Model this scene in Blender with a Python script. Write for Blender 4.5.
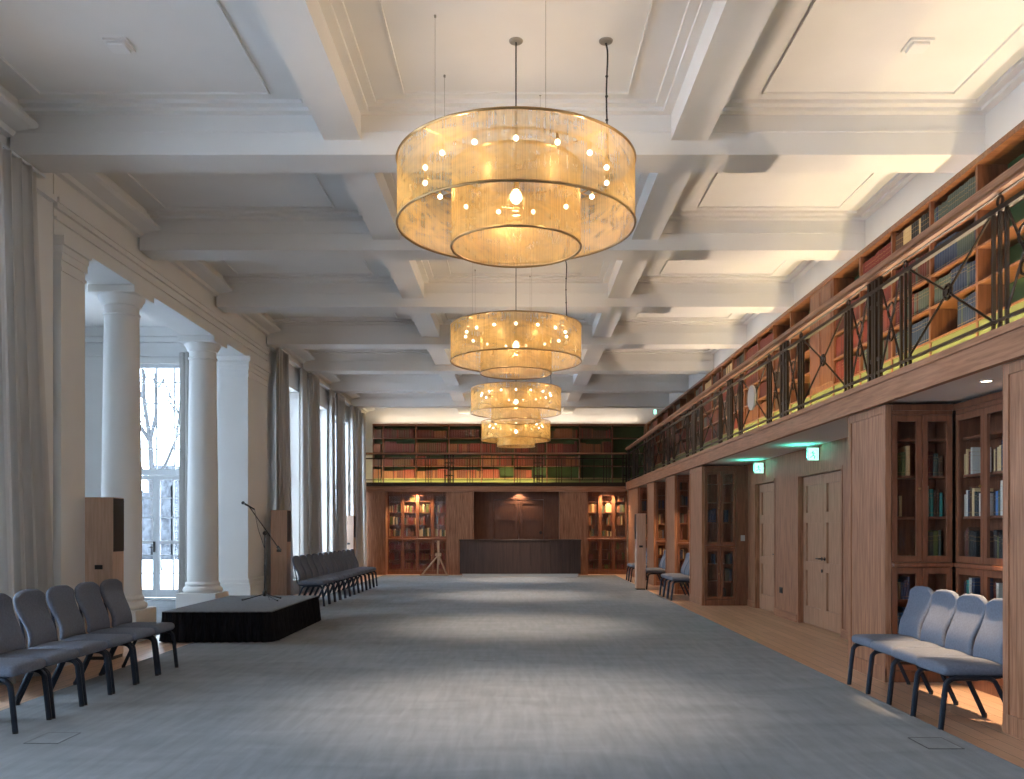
import bpy, bmesh, math, random
from mathutils import Vector, Matrix
PI = math.pi
S = bpy.context.scene
for o in list(bpy.data.objects): bpy.data.objects.remove(o, do_unlink=True)
COL = S.collection
R = random.Random(7)

# ------------------------------------------------------------------ camera, world, large lights, exposure
cam_d = bpy.data.cameras.new('camera'); cam = bpy.data.objects.new('camera', cam_d); COL.objects.link(cam)
cam.location = (0, 0, 1.5); cam.rotation_euler = (PI/2, 0, 0)
cam_d.sensor_width = 36; cam_d.lens = 875/1024*36
cam_d.shift_x = -4/1024; cam_d.shift_y = 138.5/1024; cam_d.clip_end = 300
S.camera = cam
S.view_settings.view_transform = 'Standard'; S.view_settings.look = 'None'
S.view_settings.exposure = 0.3; S.view_settings.gamma = 1.0; S.view_settings.use_curve_mapping = False

W = bpy.data.worlds.new('world'); S.world = W; W.use_nodes = True
nt = W.node_tree; nt.nodes.clear()
wo = nt.nodes.new('ShaderNodeOutputWorld'); bg = nt.nodes.new('ShaderNodeBackground')
bg.inputs[0].default_value = (0.62, 0.80, 1.0, 1); bg.inputs[1].default_value = 14
nt.links.new(bg.outputs[0], wo.inputs[0])

def area_light(name, loc, rot, sx, sy, power, color, spread=PI, parent=None):
    d = bpy.data.lights.new(name, 'AREA'); d.shape = 'RECTANGLE'; d.size = sx; d.size_y = sy
    d.energy = power; d.color = color; d.spread = spread
    o = bpy.data.objects.new(name, d); COL.objects.link(o); o.location = loc; o.rotation_euler = rot
    if parent: o.parent = parent
    return o
def point_light(name, loc, power, color, radius=0.05, parent=None):
    d = bpy.data.lights.new(name, 'POINT'); d.energy = power; d.color = color; d.shadow_soft_size = radius
    o = bpy.data.objects.new(name, d); COL.objects.link(o); o.location = loc
    if parent: o.parent = parent
    return o
def spot_light(name, loc, power, color, size=1.9, blend=0.6, radius=0.04):
    d = bpy.data.lights.new(name, 'SPOT'); d.energy = power; d.color = color
    d.spot_size = size; d.spot_blend = blend; d.shadow_soft_size = radius
    o = bpy.data.objects.new(name, d); COL.objects.link(o); o.location = loc
    return o
def portal(name, loc, rot, sx, sy):
    o = area_light(name, loc, rot, sx, sy, 1, (1, 1, 1)); o.data.cycles.is_portal = True
    return o
WARM = (1.0, 0.78, 0.54); WARM2 = (1.0, 0.80, 0.58)
# strip in front of the gallery bookcases washing up past the handrail, strip at the foot of the gallery bookcases
area_light('gallery_light_strip', (4.12, 12.0, 3.47), (0, math.radians(152), 0), 0.03, 16.5, 115, (1.0, 0.78, 0.60), 2.4)
area_light('bookcase_top_fill', (4.44, 12.0, 4.96), (PI, 0, 0), 0.03, 16.5, 11, (1.0, 0.82, 0.66))  # added fill strip, lifts the shade above the side bookcase tops
area_light('rear_bookcase_top_fill', (-.2, 28.94, 4.97), (PI, 0, 0), 8.6, 0.03, 22, (1.0, 0.82, 0.62))  # added fill strip, brightens the end wall above the rear bookcases
area_light('gallery_foot_light_strip', (3.80, 10.9, 2.99), (0, math.radians(-115), 0), 0.04, 13.5, 110, (1.0, 0.80, 0.34))
area_light('rear_gallery_foot_light_strip', (-1.8, 28.30, 3.0), (math.radians(115), 0, 0), 5.6, 0.04, 44, (1.0, 0.80, 0.30))
# window bays of the long wall and the alcove (portals only guide the sky light in)
WIN_C = [-1.5, 1.45, 4.4, 7.3, 19.2, 22.15, 25.1, 27.75]      # centres along the wall
for c in WIN_C:
    w = 1.9 if c < 27 else 1.0
    portal('window_portal', (-5.42, c, 2.5), (0, -PI/2, 0), 4.2, w)
for c in (11.9, 15.2):
    portal('window_portal', (-9.55, c, 2.5), (0, -PI/2, 0), 4.6, 1.0)
portal('window_portal', (-7.47, 18.5, 2.5), (-PI/2, 0, 0), 1.5, 4.8)

# ------------------------------------------------------------------ materials
def mat(name, col, rough=0.6, metal=0.0, spec=0.5):
    m = bpy.data.materials.new(name); m.use_nodes = True
    b = m.node_tree.nodes['Principled BSDF']
    b.inputs['Base Color'].default_value = (*col, 1); b.inputs['Roughness'].default_value = rough
    b.inputs['Metallic'].default_value = metal; b.inputs['Specular IOR Level'].default_value = spec
    return m
def noise_mix(m, c1, c2, scale=(1, 1, 1), nscale=5.0, detail=4, bump=0.0, contrast=(0.3, 0.7), dist=0.0, coord='Object'):
    t = m.node_tree; b = t.nodes['Principled BSDF']
    tc = t.nodes.new('ShaderNodeTexCoord'); mp = t.nodes.new('ShaderNodeMapping'); n = t.nodes.new('ShaderNodeTexNoise')
    r = t.nodes.new('ShaderNodeValToRGB')
    mp.inputs['Scale'].default_value = scale
    n.inputs['Scale'].default_value = nscale; n.inputs['Detail'].default_value = detail; n.inputs['Distortion'].default_value = dist
    t.links.new(tc.outputs[coord], mp.inputs[0]); t.links.new(mp.outputs[0], n.inputs['Vector'])
    t.links.new(n.outputs['Fac'], r.inputs[0])
    r.color_ramp.elements[0].position = contrast[0]; r.color_ramp.elements[0].color = (*c1, 1)
    r.color_ramp.elements[1].position = contrast[1]; r.color_ramp.elements[1].color = (*c2, 1)
    t.links.new(r.outputs[0], b.inputs['Base Color'])
    if bump:
        bp = t.nodes.new('ShaderNodeBump'); bp.inputs['Strength'].default_value = bump; bp.inputs['Distance'].default_value = 0.01
        t.links.new(n.outputs['Fac'], bp.inputs['Height']); t.links.new(bp.outputs[0], b.inputs['Normal'])
    return m
def wood(name, c1, c2, scale=(14, 14, 0.9), rough=0.45):
    return noise_mix(mat(name, c1, rough), c1, c2, scale, 2.6, 6, 0.05, (0.32, 0.68), 0.6)

plaster = noise_mix(mat('white_plaster', (.76, .74, .71), 0.75), (.74, .725, .70), (.78, .765, .74), (1, 1, 1), 1.5, 3)
oak = wood('brown_oak', (.20, .082, .036), (.42, .20, .112))
oak_y = wood('brown_oak_long', (.23, .095, .045), (.40, .185, .10), (14, .9, 14))
oak_x = wood('brown_oak_cross', (.23, .095, .045), (.40, .185, .10), (.9, 14, 14))
oak_door = wood('pale_oak_door', (.30, .155, .085), (.45, .255, .155))
mahog = wood('red_mahogany', (.15, .055, .028), (.25, .10, .052), (12, 12, 1.2), 0.35)
mahog_y = wood('red_mahogany_shelf', (.17, .065, .03), (.28, .12, .055), (12, 1.2, 12), 0.35)
green = noise_mix(mat('green_painted_panel', (.05, .09, .03), 0.6), (.05, .085, .026), (.065, .105, .036), (1, 1, 1), 3)
speaker_wood = wood('speaker_oak', (.50, .34, .25), (.62, .44, .34))
mahog_dark = wood('dark_door_mahogany', (.09, .036, .022), (.15, .062, .036), (12, 12, 1.2), .6)
dark_panel = wood('dark_walnut', (.026, .013, .010), (.060, .032, .026), (10, 10, .5), .6)
metal_dark = mat('bronze_iron', (.05, .035, .028), .42, .85)
metal_grey = mat('brushed_grey_metal', (.35, .33, .30), .4, .7)
black = mat('black_metal', (.012, .012, .014), .45)
black_cloth = noise_mix(mat('black_skirt_cloth', (.006, .006, .008), 1, 0, .1), (.006, .006, .009), (.018, .019, .024), (20, 20, 2), 3)
stage_top_m = noise_mix(mat('stage_carpet', (.12, .125, .135), .95), (.10, .105, .115), (.15, .155, .165), (1, 1, 1), 40)
plinth_m = noise_mix(mat('glow_tinted_plinth', (.17, .18, .06), .6), (.16, .17, .055), (.19, .195, .07), (1, 1, 1), 3)  # panel green yellowed and lightened, foot strip glow put into the colour
glass = bpy.data.materials.new('clear_glass'); glass.use_nodes = True
t = glass.node_tree; t.nodes.clear()
out = t.nodes.new('ShaderNodeOutputMaterial'); mx = t.nodes.new('ShaderNodeMixShader'); tr = t.nodes.new('ShaderNodeBsdfTransparent'); gl = t.nodes.new('ShaderNodeBsdfGlossy')
lw = t.nodes.new('ShaderNodeLayerWeight'); pw = t.nodes.new('ShaderNodeMath'); pw.operation = 'POWER'; pw.inputs[1].default_value = 4
ma = t.nodes.new('ShaderNodeMath'); ma.operation = 'MULTIPLY_ADD'; ma.inputs[1].default_value = .45; ma.inputs[2].default_value = .03; gl.inputs['Roughness'].default_value = .03
t.links.new(lw.outputs['Facing'], pw.inputs[0]); t.links.new(pw.outputs[0], ma.inputs[0]); t.links.new(ma.outputs[0], mx.inputs[0])
t.links.new(tr.outputs[0], mx.inputs[1]); t.links.new(gl.outputs[0], mx.inputs[2]); t.links.new(mx.outputs[0], out.inputs[0])

curtain_m = noise_mix(mat('grey_curtain_cloth', (.36, .34, .32), .85), (.64, .60, .56), (.72, .68, .64), (8, 8, .4), 3)
curtain_m.node_tree.nodes['Principled BSDF'].inputs['Sheen Weight'].default_value = .2
t = curtain_m.node_tree; o_ = t.nodes['Material Output']; pb_ = t.nodes['Principled BSDF']; tl_ = t.nodes.new('ShaderNodeBsdfTranslucent'); mx_ = t.nodes.new('ShaderNodeMixShader')
tl_.inputs[0].default_value = (.55, .55, .55, 1); mx_.inputs[0].default_value = .3
t.links.new(pb_.outputs[0], mx_.inputs[1]); t.links.new(tl_.outputs[0], mx_.inputs[2]); t.links.new(mx_.outputs[0], o_.inputs[0])
# carpet: brushed pile with long streaks
carpet = mat('grey_blue_carpet', (.19, .21, .235), .96, 0, .1)
t = carpet.node_tree; b = t.nodes['Principled BSDF']
tc = t.nodes.new('ShaderNodeTexCoord')
def nz(scale, ns, det=3, dist=0.0):
    mp = t.nodes.new('ShaderNodeMapping'); mp.inputs['Scale'].default_value = scale
    n = t.nodes.new('ShaderNodeTexNoise'); n.inputs['Scale'].default_value = ns; n.inputs['Detail'].default_value = det; n.inputs['Distortion'].default_value = dist
    t.links.new(tc.outputs['Object'], mp.inputs[0]); t.links.new(mp.outputs[0], n.inputs['Vector']); return n
n1 = nz((7, .8, 1), 2.0, 6, .4); n2 = nz((.8, 2.2, 1), 1.6, 6, .5); n3 = nz((1, 1, 1), 160, 2)
a1 = t.nodes.new('ShaderNodeMath'); a1.operation = 'ADD'; a2 = t.nodes.new('ShaderNodeMath'); a2.operation = 'ADD'
t.links.new(n1.outputs['Fac'], a1.inputs[0]); t.links.new(n2.outputs['Fac'], a1.inputs[1])
ml = t.nodes.new('ShaderNodeMath'); ml.operation = 'MULTIPLY'; ml.inputs[1].default_value = .35
t.links.new(n3.outputs['Fac'], ml.inputs[0]); t.links.new(a1.outputs[0], a2.inputs[0]); t.links.new(ml.outputs[0], a2.inputs[1])
rp = t.nodes.new('ShaderNodeValToRGB'); mr = t.nodes.new('ShaderNodeMapRange'); mr.inputs[1].default_value = .85; mr.inputs[2].default_value = 1.5
t.links.new(a2.outputs[0], mr.inputs[0]); t.links.new(mr.outputs[0], rp.inputs[0])
rp.color_ramp.elements[0].color = (.115, .125, .138, 1); rp.color_ramp.elements[1].color = (.185, .195, .21, 1)
t.links.new(rp.outputs[0], b.inputs['Base Color'])
b.inputs['Sheen Weight'].default_value = .15
bp = t.nodes.new('ShaderNodeBump'); bp.inputs['Strength'].default_value = .3; bp.inputs['Distance'].default_value = .004
t.links.new(n3.outputs['Fac'], bp.inputs['Height']); t.links.new(bp.outputs[0], b.inputs['Normal'])
# oak floorboards
floor_m = mat('oak_floorboards', (.35, .2, .12), .38)
t = floor_m.node_tree; b = t.nodes['Principled BSDF']
tc = t.nodes.new('ShaderNodeTexCoord'); mp = t.nodes.new('ShaderNodeMapping'); mp.inputs['Rotation'].default_value = (0, 0, PI/2)
br = t.nodes.new('ShaderNodeTexBrick'); br.inputs['Scale'].default_value = 1; br.inputs['Brick Width'].default_value = 1.6; br.inputs['Row Height'].default_value = .14
br.inputs['Mortar Size'].default_value = .0025; br.inputs['Color1'].default_value = (.62, .38, .24, 1); br.inputs['Color2'].default_value = (.74, .48, .33, 1); br.inputs['Mortar'].default_value = (.10, .055, .03, 1)
mp2 = t.nodes.new('ShaderNodeMapping'); mp2.inputs['Scale'].default_value = (16, 1.2, 1)
n = t.nodes.new('ShaderNodeTexNoise'); n.inputs['Scale'].default_value = 2.5; n.inputs['Detail'].default_value = 5
mxc = t.nodes.new('ShaderNodeMix'); mxc.data_type = 'RGBA'; mxc.blend_type = 'MULTIPLY'; mxc.inputs[0].default_value = .35
t.links.new(tc.outputs['Object'], mp.inputs[0]); t.links.new(mp.outputs[0], br.inputs['Vector'])
t.links.new(tc.outputs['Object'], mp2.inputs[0]); t.links.new(mp2.outputs[0], n.inputs['Vector'])
t.links.new(br.outputs['Color'], mxc.inputs[6]); t.links.new(n.outputs['Fac'], mxc.inputs[7]); t.links.new(mxc.outputs[2], b.inputs['Base Color'])

fabric = noise_mix(mat('blue_grey_chair_fabric', (.12, .14, .19), .85), (.105, .122, .165), (.14, .162, .215), (1, 1, 1), 60)
chair_metal = mat('dark_blue_grey_steel', (.022, .030, .046), .4, .6)
white_paint = mat('white_window_paint', (.72, .74, .76), .5)
brass = mat('bronze_ring', (.42, .27, .12), .35, .9)
plate_white = mat('white_plastic', (.5, .49, .47), .4)
stone_light = mat('light_plinth_laminate', (.55, .53, .50), .5)
easel_wood = wood('pine_wood', (.40, .24, .14), (.52, .33, .21))
snow = mat('snowy_ground', (.80, .84, .90), .9)
bark = noise_mix(mat('grey_bark', (.11, .10, .10), .9), (.02, .018, .018), (.04, .038, .038), (1, 1, 1), 8)
hedge_m = noise_mix(mat('bare_winter_hedge', (.2, .2, .2), .95), (.010, .010, .012), (.075, .078, .085), (1.6, 1, .8), 3.2, 8, 0, (.35, .65), 1.5)

def emit(name, col, s):
    m = bpy.data.materials.new(name); m.use_nodes = True; tt = m.node_tree; tt.nodes.clear()
    o = tt.nodes.new('ShaderNodeOutputMaterial'); e = tt.nodes.new('ShaderNodeEmission'); e.inputs[0].default_value = (*col, 1); e.inputs[1].default_value = s
    tt.links.new(e.outputs[0], o.inputs[0]); return m
bulb_m = emit('lit_bulb_glass', (1.0, .80, .52), 14)
downlight_m = emit('lit_downlight_lens', (1.0, .82, .6), 9)
exit_face = emit('lit_exit_sign_face', (.45, 1.0, .82), 1.5)
exit_green = emit('lit_exit_pictogram', (.05, .62, .40), 1.0)
strip_m = emit('lit_strip', (1.0, .82, .5), 1.6)

# golden woven chain shade
shade = bpy.data.materials.new('golden_chain_mesh'); shade.use_nodes = True
t = shade.node_tree; t.nodes.clear()
out = t.nodes.new('ShaderNodeOutputMaterial'); mx = t.nodes.new('ShaderNodeMixShader'); tr = t.nodes.new('ShaderNodeBsdfTransparent')
df = t.nodes.new('ShaderNodeBsdfDiffuse'); tl = t.nodes.new('ShaderNodeBsdfTranslucent'); gs = t.nodes.new('ShaderNodeBsdfGlossy')
for nn in (df, tl): nn.inputs[0].default_value = (.82, .52, .17, 1)
gs.inputs[0].default_value = (.95, .64, .26, 1); gs.inputs['Roughness'].default_value = .45
m1 = t.nodes.new('ShaderNodeMixShader'); m1.inputs[0].default_value = .5
m2 = t.nodes.new('ShaderNodeMixShader'); m2.inputs[0].default_value = .25
t.links.new(df.outputs[0], m1.inputs[1]); t.links.new(tl.outputs[0], m1.inputs[2])
t.links.new(m1.outputs[0], m2.inputs[1]); t.links.new(gs.outputs[0], m2.inputs[2])
uv = t.nodes.new('ShaderNodeTexCoord')
sp = t.nodes.new('ShaderNodeMapping'); sp.inputs['Scale'].default_value = (420, .35, 1)
nn = t.nodes.new('ShaderNodeTexNoise'); nn.inputs['Scale'].default_value = 1.0; nn.inputs['Detail'].default_value = 2
sp2 = t.nodes.new('ShaderNodeMapping'); sp2.inputs['Scale'].default_value = (9, 1.6, 1)
nn2 = t.nodes.new('ShaderNodeTexNoise'); nn2.inputs['Scale'].default_value = 1.6; nn2.inputs['Detail'].default_value = 3; nn2.inputs['Distortion'].default_value = 2.5
t.links.new(uv.outputs['UV'], sp.inputs[0]); t.links.new(sp.outputs[0], nn.inputs['Vector'])
t.links.new(uv.outputs['UV'], sp2.inputs[0]); t.links.new(sp2.outputs[0], nn2.inputs['Vector'])
mr1 = t.nodes.new('ShaderNodeMapRange'); mr1.inputs[1].default_value = .35; mr1.inputs[2].default_value = .65; mr1.inputs[3].default_value = .38; mr1.inputs[4].default_value = .60
mr2 = t.nodes.new('ShaderNodeMapRange'); mr2.inputs[1].default_value = .35; mr2.inputs[2].default_value = .65; mr2.inputs[3].default_value = -.10; mr2.inputs[4].default_value = .12
ad = t.nodes.new('ShaderNodeMath'); ad.operation = 'ADD'; ad.use_clamp = True
t.links.new(nn.outputs['Fac'], mr1.inputs[0]); t.links.new(nn2.outputs['Fac'], mr2.inputs[0])
t.links.new(mr1.outputs[0], ad.inputs[0]); t.links.new(mr2.outputs[0], ad.inputs[1]); t.links.new(ad.outputs[0], mx.inputs[0])
t.links.new(tr.outputs[0], mx.inputs[1]); t.links.new(m2.outputs[0], mx.inputs[2]); t.links.new(mx.outputs[0], out.inputs[0])

# book covers: cloth / leather with gilt bands across the spine
BOOKCOL = {'red': (.20, .028, .020), 'dark red': (.11, .018, .014), 'orange brown': (.22, .075, .03), 'brown': (.09, .042, .022),
           'cream': (.62, .44, .22), 'navy blue': (.03, .045, .09), 'grey green': (.07, .09, .075), 'teal': (.03, .28, .26),
           'bright blue': (.05, .16, .38), 'black': (.02, .02, .022), 'white': (.6, .58, .52), 'olive green': (.10, .12, .03)}
def book_mat(name, c):
    m = mat(name.replace(' ', '_') + '_book_cover', c, .55)
    t = m.node_tree; b = t.nodes['Principled BSDF']
    tc = t.nodes.new('ShaderNodeTexCoord'); sx = t.nodes.new('ShaderNodeSeparateXYZ'); t.links.new(tc.outputs['Generated'], sx.inputs[0])
    rp = t.nodes.new('ShaderNodeValToRGB'); rp.color_ramp.interpolation = 'CONSTANT'
    g = tuple(min(1, x * .55 + y) for x, y in zip(c, (.20, .13, .05)))
    e = rp.color_ramp.elements; e[0].position = 0; e[0].color = (*c, 1); e[1].position = .12; e[1].color = (*g, 1)
    for p, cc in ((.145, c), (.68, g), (.70, c), (.82, g), (.84, c)):
        k = e.new(p); k.color = (*cc, 1)
    t.links.new(sx.outputs['Z'], rp.inputs[0]); t.links.new(rp.outputs[0], b.inputs['Base Color'])
    return m
BMAT = {k: book_mat(k, v) for k, v in BOOKCOL.items()}
page_m = mat('paper_pages', (.55, .48, .36), .8)

# ------------------------------------------------------------------ mesh helpers
def wloc(o):
    v = Vector((0, 0, 0))
    while o: v += o.location; o = o.parent
    return v
class MB:
    def __init__(s): s.bm = bmesh.new()
    def box(s, x0, x1, y0, y1, z0, z1, bev=0, seg=1):
        r = bmesh.ops.create_cube(s.bm, size=1)
        for v in r['verts']:
            v.co = Vector(((x0 + x1) / 2 + v.co.x * abs(x1 - x0), (y0 + y1) / 2 + v.co.y * abs(y1 - y0), (z0 + z1) / 2 + v.co.z * abs(z1 - z0)))
        if bev:
            ed = list({e for v in r['verts'] for e in v.link_edges})
            bmesh.ops.bevel(s.bm, geom=ed, offset=bev, segments=seg, profile=.5, affect='EDGES')
        return s
    def prism(s, pts, z0, z1):     # polygon in xy, extruded z
        a = [s.bm.verts.new((x, y, z0)) for x, y in pts]; b = [s.bm.verts.new((x, y, z1)) for x, y in pts]
        s.bm.faces.new(list(reversed(a))); s.bm.faces.new(b); n = len(pts)
        for i in range(n): s.bm.faces.new((a[i], a[(i + 1) % n], b[(i + 1) % n], b[i]))
        return s
    def prism_y(s, pts, y0, y1):   # polygon in xz, extruded along y
        a = [s.bm.verts.new((x, y0, z)) for x, z in pts]; b = [s.bm.verts.new((x, y1, z)) for x, z in pts]
        s.bm.faces.new(a); s.bm.faces.new(list(reversed(b))); n = len(pts)
        for i in range(n): s.bm.faces.new((b[i], b[(i + 1) % n], a[(i + 1) % n], a[i]))
        return s
    def tube(s, pts, r, seg=8, r2=None, cap=True):
        pts = [Vector(p) for p in pts]; rings = []; n = len(pts)
        up = None
        for i, p in enumerate(pts):
            d = (pts[min(i + 1, n - 1)] - pts[max(i - 1, 0)]).normalized()
            if up is None:
                up = Vector((0, 0, 1)) if abs(d.z) < .9 else Vector((1, 0, 0))
            a = d.cross(up).normalized(); up = a.cross(d).normalized()
            rr = r if r2 is None else r + (r2 - r) * i / max(1, n - 1)
            rings.append([s.bm.verts.new(p + a * (math.cos(k * 2 * PI / seg) * rr) + up * (math.sin(k * 2 * PI / seg) * rr)) for k in range(seg)])
        for i in range(n - 1):
            for k in range(seg):
                s.bm.faces.new((rings[i][k], rings[i][(k + 1) % seg], rings[i + 1][(k + 1) % seg], rings[i + 1][k]))
        if cap:
            s.bm.faces.new(list(reversed(rings[0]))); s.bm.faces.new(rings[-1])
        return s
    def ring(s, c, rad, r, axis='z', n=48, seg=6):
        rings = []; c = Vector(c)
        for i in range(n):
            a = 2 * PI * i / n; rr = []
            for k in range(seg):
                q = 2 * PI * k / seg; u = rad + r * math.cos(q); w = r * math.sin(q)
                p = {'z': (u * math.cos(a), u * math.sin(a), w), 'x': (w, u * math.cos(a), u * math.sin(a)), 'y': (u * math.cos(a), w, u * math.sin(a))}[axis]
                rr.append(s.bm.verts.new(c + Vector(p)))
            rings.append(rr)
        for i in range(n):
            for k in range(seg):
                j = (i + 1) % n; s.bm.faces.new((rings[i][k], rings[j][k], rings[j][(k + 1) % seg], rings[i][(k + 1) % seg]))
        return s
    def lathe(s, prof, c, n=32):
        rings = []; cx, cy = c
        for r, z in prof:
            rings.append([s.bm.verts.new((cx + r * math.cos(2 * PI * k / n), cy + r * math.sin(2 * PI * k / n), z)) for k in range(n)])
        for i in range(len(prof) - 1):
            for k in range(n): s.bm.faces.new((rings[i][k], rings[i][(k + 1) % n], rings[i + 1][(k + 1) % n], rings[i + 1][k]))
        s.bm.faces.new(list(reversed(rings[0]))); s.bm.faces.new(rings[-1])
        return s
    def disc(s, c, r, th, axis='x', n=32):
        d = {'x': Vector((th / 2, 0, 0)), 'y': Vector((0, th / 2, 0)), 'z': Vector((0, 0, th / 2))}[axis]; c = Vector(c)
        return s.tube([c - d, c + d], r, n)
    def sphere(s, c, r, u=10, v=8):
        rr = bmesh.ops.create_uvsphere(s.bm, u_segments=u, v_segments=v, radius=r); bmesh.ops.translate(s.bm, verts=rr['verts'], vec=Vector(c)); return s
    def build(s, name, m, parent=None, local=False, smooth=False, label=None, at=None):
        bmesh.ops.recalc_face_normals(s.bm, faces=s.bm.faces)
        me = bpy.data.meshes.new(name); s.bm.to_mesh(me); s.bm.free()
        me.materials.append(m)
        if smooth:
            for p in me.polygons: p.use_smooth = True
            try: me.set_sharp_from_angle(angle=math.radians(35))
            except Exception: pass
        o = bpy.data.objects.new(name, me); COL.objects.link(o)
        if parent:
            o.parent = parent
            if not local:
                w = wloc(parent); me.transform(Matrix.Translation(-w))
        elif not local:
            xs = [v.co for v in me.vertices]
            c = Vector(((min(v.x for v in xs) + max(v.x for v in xs)) / 2, (min(v.y for v in xs) + max(v.y for v in xs)) / 2, min(v.z for v in xs)))
            if at: c = Vector(at)
            me.transform(Matrix.Translation(-c)); o.location = c
        if label: o['label'] = label
        return o
def smooth_path(pts, k=5):
    pts = [Vector(p) for p in pts]; out = []
    P = [pts[0]] + pts + [pts[-1]]
    for i in range(1, len(P) - 2):
        for j in range(k):
            t = j / k; a, b, c, d = P[i - 1], P[i], P[i + 1], P[i + 2]
            out.append(.5 * ((2 * b) + (c - a) * t + (2 * a - 5 * b + 4 * c - d) * t * t + (3 * b - a - 3 * c + d) * t ** 3))
    out.append(pts[-1]); return out
def tag(o, label=None, cat=None, group=None, kind=None):
    if label: o['label'] = label
    if cat: o['category'] = cat
    if group: o['group'] = group
    if kind: o['kind'] = kind
    return o
def empty(name, loc, rz=0, label=None, cat=None, group=None, kind=None):
    o = bpy.data.objects.new(name, None); COL.objects.link(o); o.location = loc; o.rotation_euler = (0, 0, rz); o.empty_display_size = .2
    return tag(o, label, cat, group, kind)
def children(o): return [c for c in bpy.data.objects if c.parent == o]
def copy_tree(o, parent=None, cache={}):
    if o.name not in cache: cache[o.name] = [c.name for c in children(o)]
    c = o.copy(); COL.objects.link(c); c.parent = parent
    for n in cache[o.name]: copy_tree(bpy.data.objects[n], c)
    return c
def struct(mb, name, m, label, cat, smooth=False):
    o = mb.build(name, m, smooth=smooth); return tag(o, label, cat, kind='structure')
ORD = ['first', 'second', 'third', 'fourth', 'fifth', 'sixth', 'seventh', 'eighth', 'ninth', 'tenth', 'eleventh', 'twelfth', 'thirteenth', 'fourteenth', 'fifteenth',
       'sixteenth', 'seventeenth', 'eighteenth', 'nineteenth', 'twentieth', 'twenty first', 'twenty second', 'twenty third', 'twenty fourth', 'twenty fifth'] + ['%d th' % q for q in range(26, 60)]

# ------------------------------------------------------------------ structure
YB = 28.0          # lower face of the back wall
XR = 3.6           # lower face of the right wall
XL = -5.0          # left wall
HC = 5.62          # ceiling
FRONT = -9.0
BEAMS = [-5.95 + 2.95 * i for i in range(12)]           # 2.9 .. 26.5
struct(MB().box(-9.4, 4.75, FRONT, 29.4, -.1, 0), 'floor', floor_m, 'oak board floor along the walls and under the niches', 'floor')
struct(MB().box(-4.2, 3.14, FRONT + .02, 27.6, .001, .012), 'floor_carpet', carpet, 'grey blue fitted carpet filling the middle of the hall', 'carpet')
struct(MB().box(-9.3, -5.02, 9.5, 18.1, .001, .010), 'floor_carpet', carpet, 'carpet of the side alcove behind the white columns', 'carpet')

# ceiling slab with panel mouldings
cm = MB().box(-9.6, 4.75, FRONT, 29.4, HC, HC + .15)
struct(cm, 'ceiling', plaster, 'white coffered plaster ceiling', 'ceiling')
tn = [0]
def trim(mb, label, cat='moulding', m=plaster, smooth=False):
    tn[0] += 1; return struct(mb, 'trim_%d' % tn[0], m, label, cat, smooth)
HB = 5.16; HL = 5.30
def frame(mb, x0, x1, y0, y1, w, z0, z1):
    mb.box(x0, x1, y0, y0 + w, z0, z1); mb.box(x0, x1, y1 - w, y1, z0, z1)
    mb.box(x0, x0 + w, y0 + w, y1 - w, z0, z1); mb.box(x1 - w, x1, y0 + w, y1 - w, z0, z1)
for i, b in enumerate(BEAMS):
    mb = MB().box(-4.96, 4.62, b - .22, b + .22, HB, HC)
    mb.box(-4.96, 4.62, b - .235, b + .235, HB + .22, HB + .245)
    trim(mb, 'white cross beam over the hall, %s from the near end' % ORD[i], 'beam')
for sx, nm in ((-1, 'window'), (1, 'gallery')):
    mb = MB().box(sx * 1.70 - .18, sx * 1.70 + .18, FRONT, 29.1, HL, HC)
    trim(mb, 'long white ceiling beam on the %s side of the chandeliers' % nm, 'beam')
YS = [FRONT] + BEAMS + [29.1]
XS = [(-4.96, -1.88), (-1.52, 1.52), (1.88, 4.60)]
for j, (xa, xb) in enumerate(XS):
    mb = MB()
    for i in range(len(YS) - 1):
        ya = YS[i] + (.22 if i else 0); yb = YS[i + 1] - (.22 if i < len(BEAMS) else 0)
        if yb - ya < .8: continue
        frame(mb, xa, xb, ya, yb, .085, HC - .07, HC)
        frame(mb, xa, xb, ya, yb, .17, HC - .035, HC)
        q = .45
        frame(mb, xa + q, xb - q, ya + .30, yb - .30, .014, HC - .022, HC)
    trim(mb, ['stepped plaster mouldings of the window side ceiling panels', 'stepped plaster mouldings of the middle ceiling panels', 'stepped plaster mouldings of the gallery side ceiling panels'][j])

# left wall with window openings and the column opening
OPEN0, OPEN1 = 10.05, 16.16
ZS, ZT = .35, 4.62
def win_span(c): return (c - .95, c + .95) if c < 27 else (c - .5, c + .5)
mb = MB()
def wall_with_holes(mb, x0, x1, y0, y1, z1, holes):
    y = y0
    for a, b_, za, zb in holes:
        if a > y: mb.box(x0, x1, y, a, 0, z1)
        if za > 0: mb.box(x0, x1, a, b_, 0, za)
        mb.box(x0, x1, a, b_, zb, z1); y = b_
    mb.box(x0, x1, y, y1, 0, z1)
wall_with_holes(mb, -5.40, XL, FRONT, 9.45, HC, [(*win_span(c), ZS, ZT) for c in WIN_C[:4]])
wall_with_holes(mb, -5.40, XL, 17.5, 29.4, HC, [(*win_span(c), ZS, ZT) for c in WIN_C[4:]])
struct(mb, 'wall_left', plaster, 'white wall with tall curtained windows', 'wall')
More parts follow.
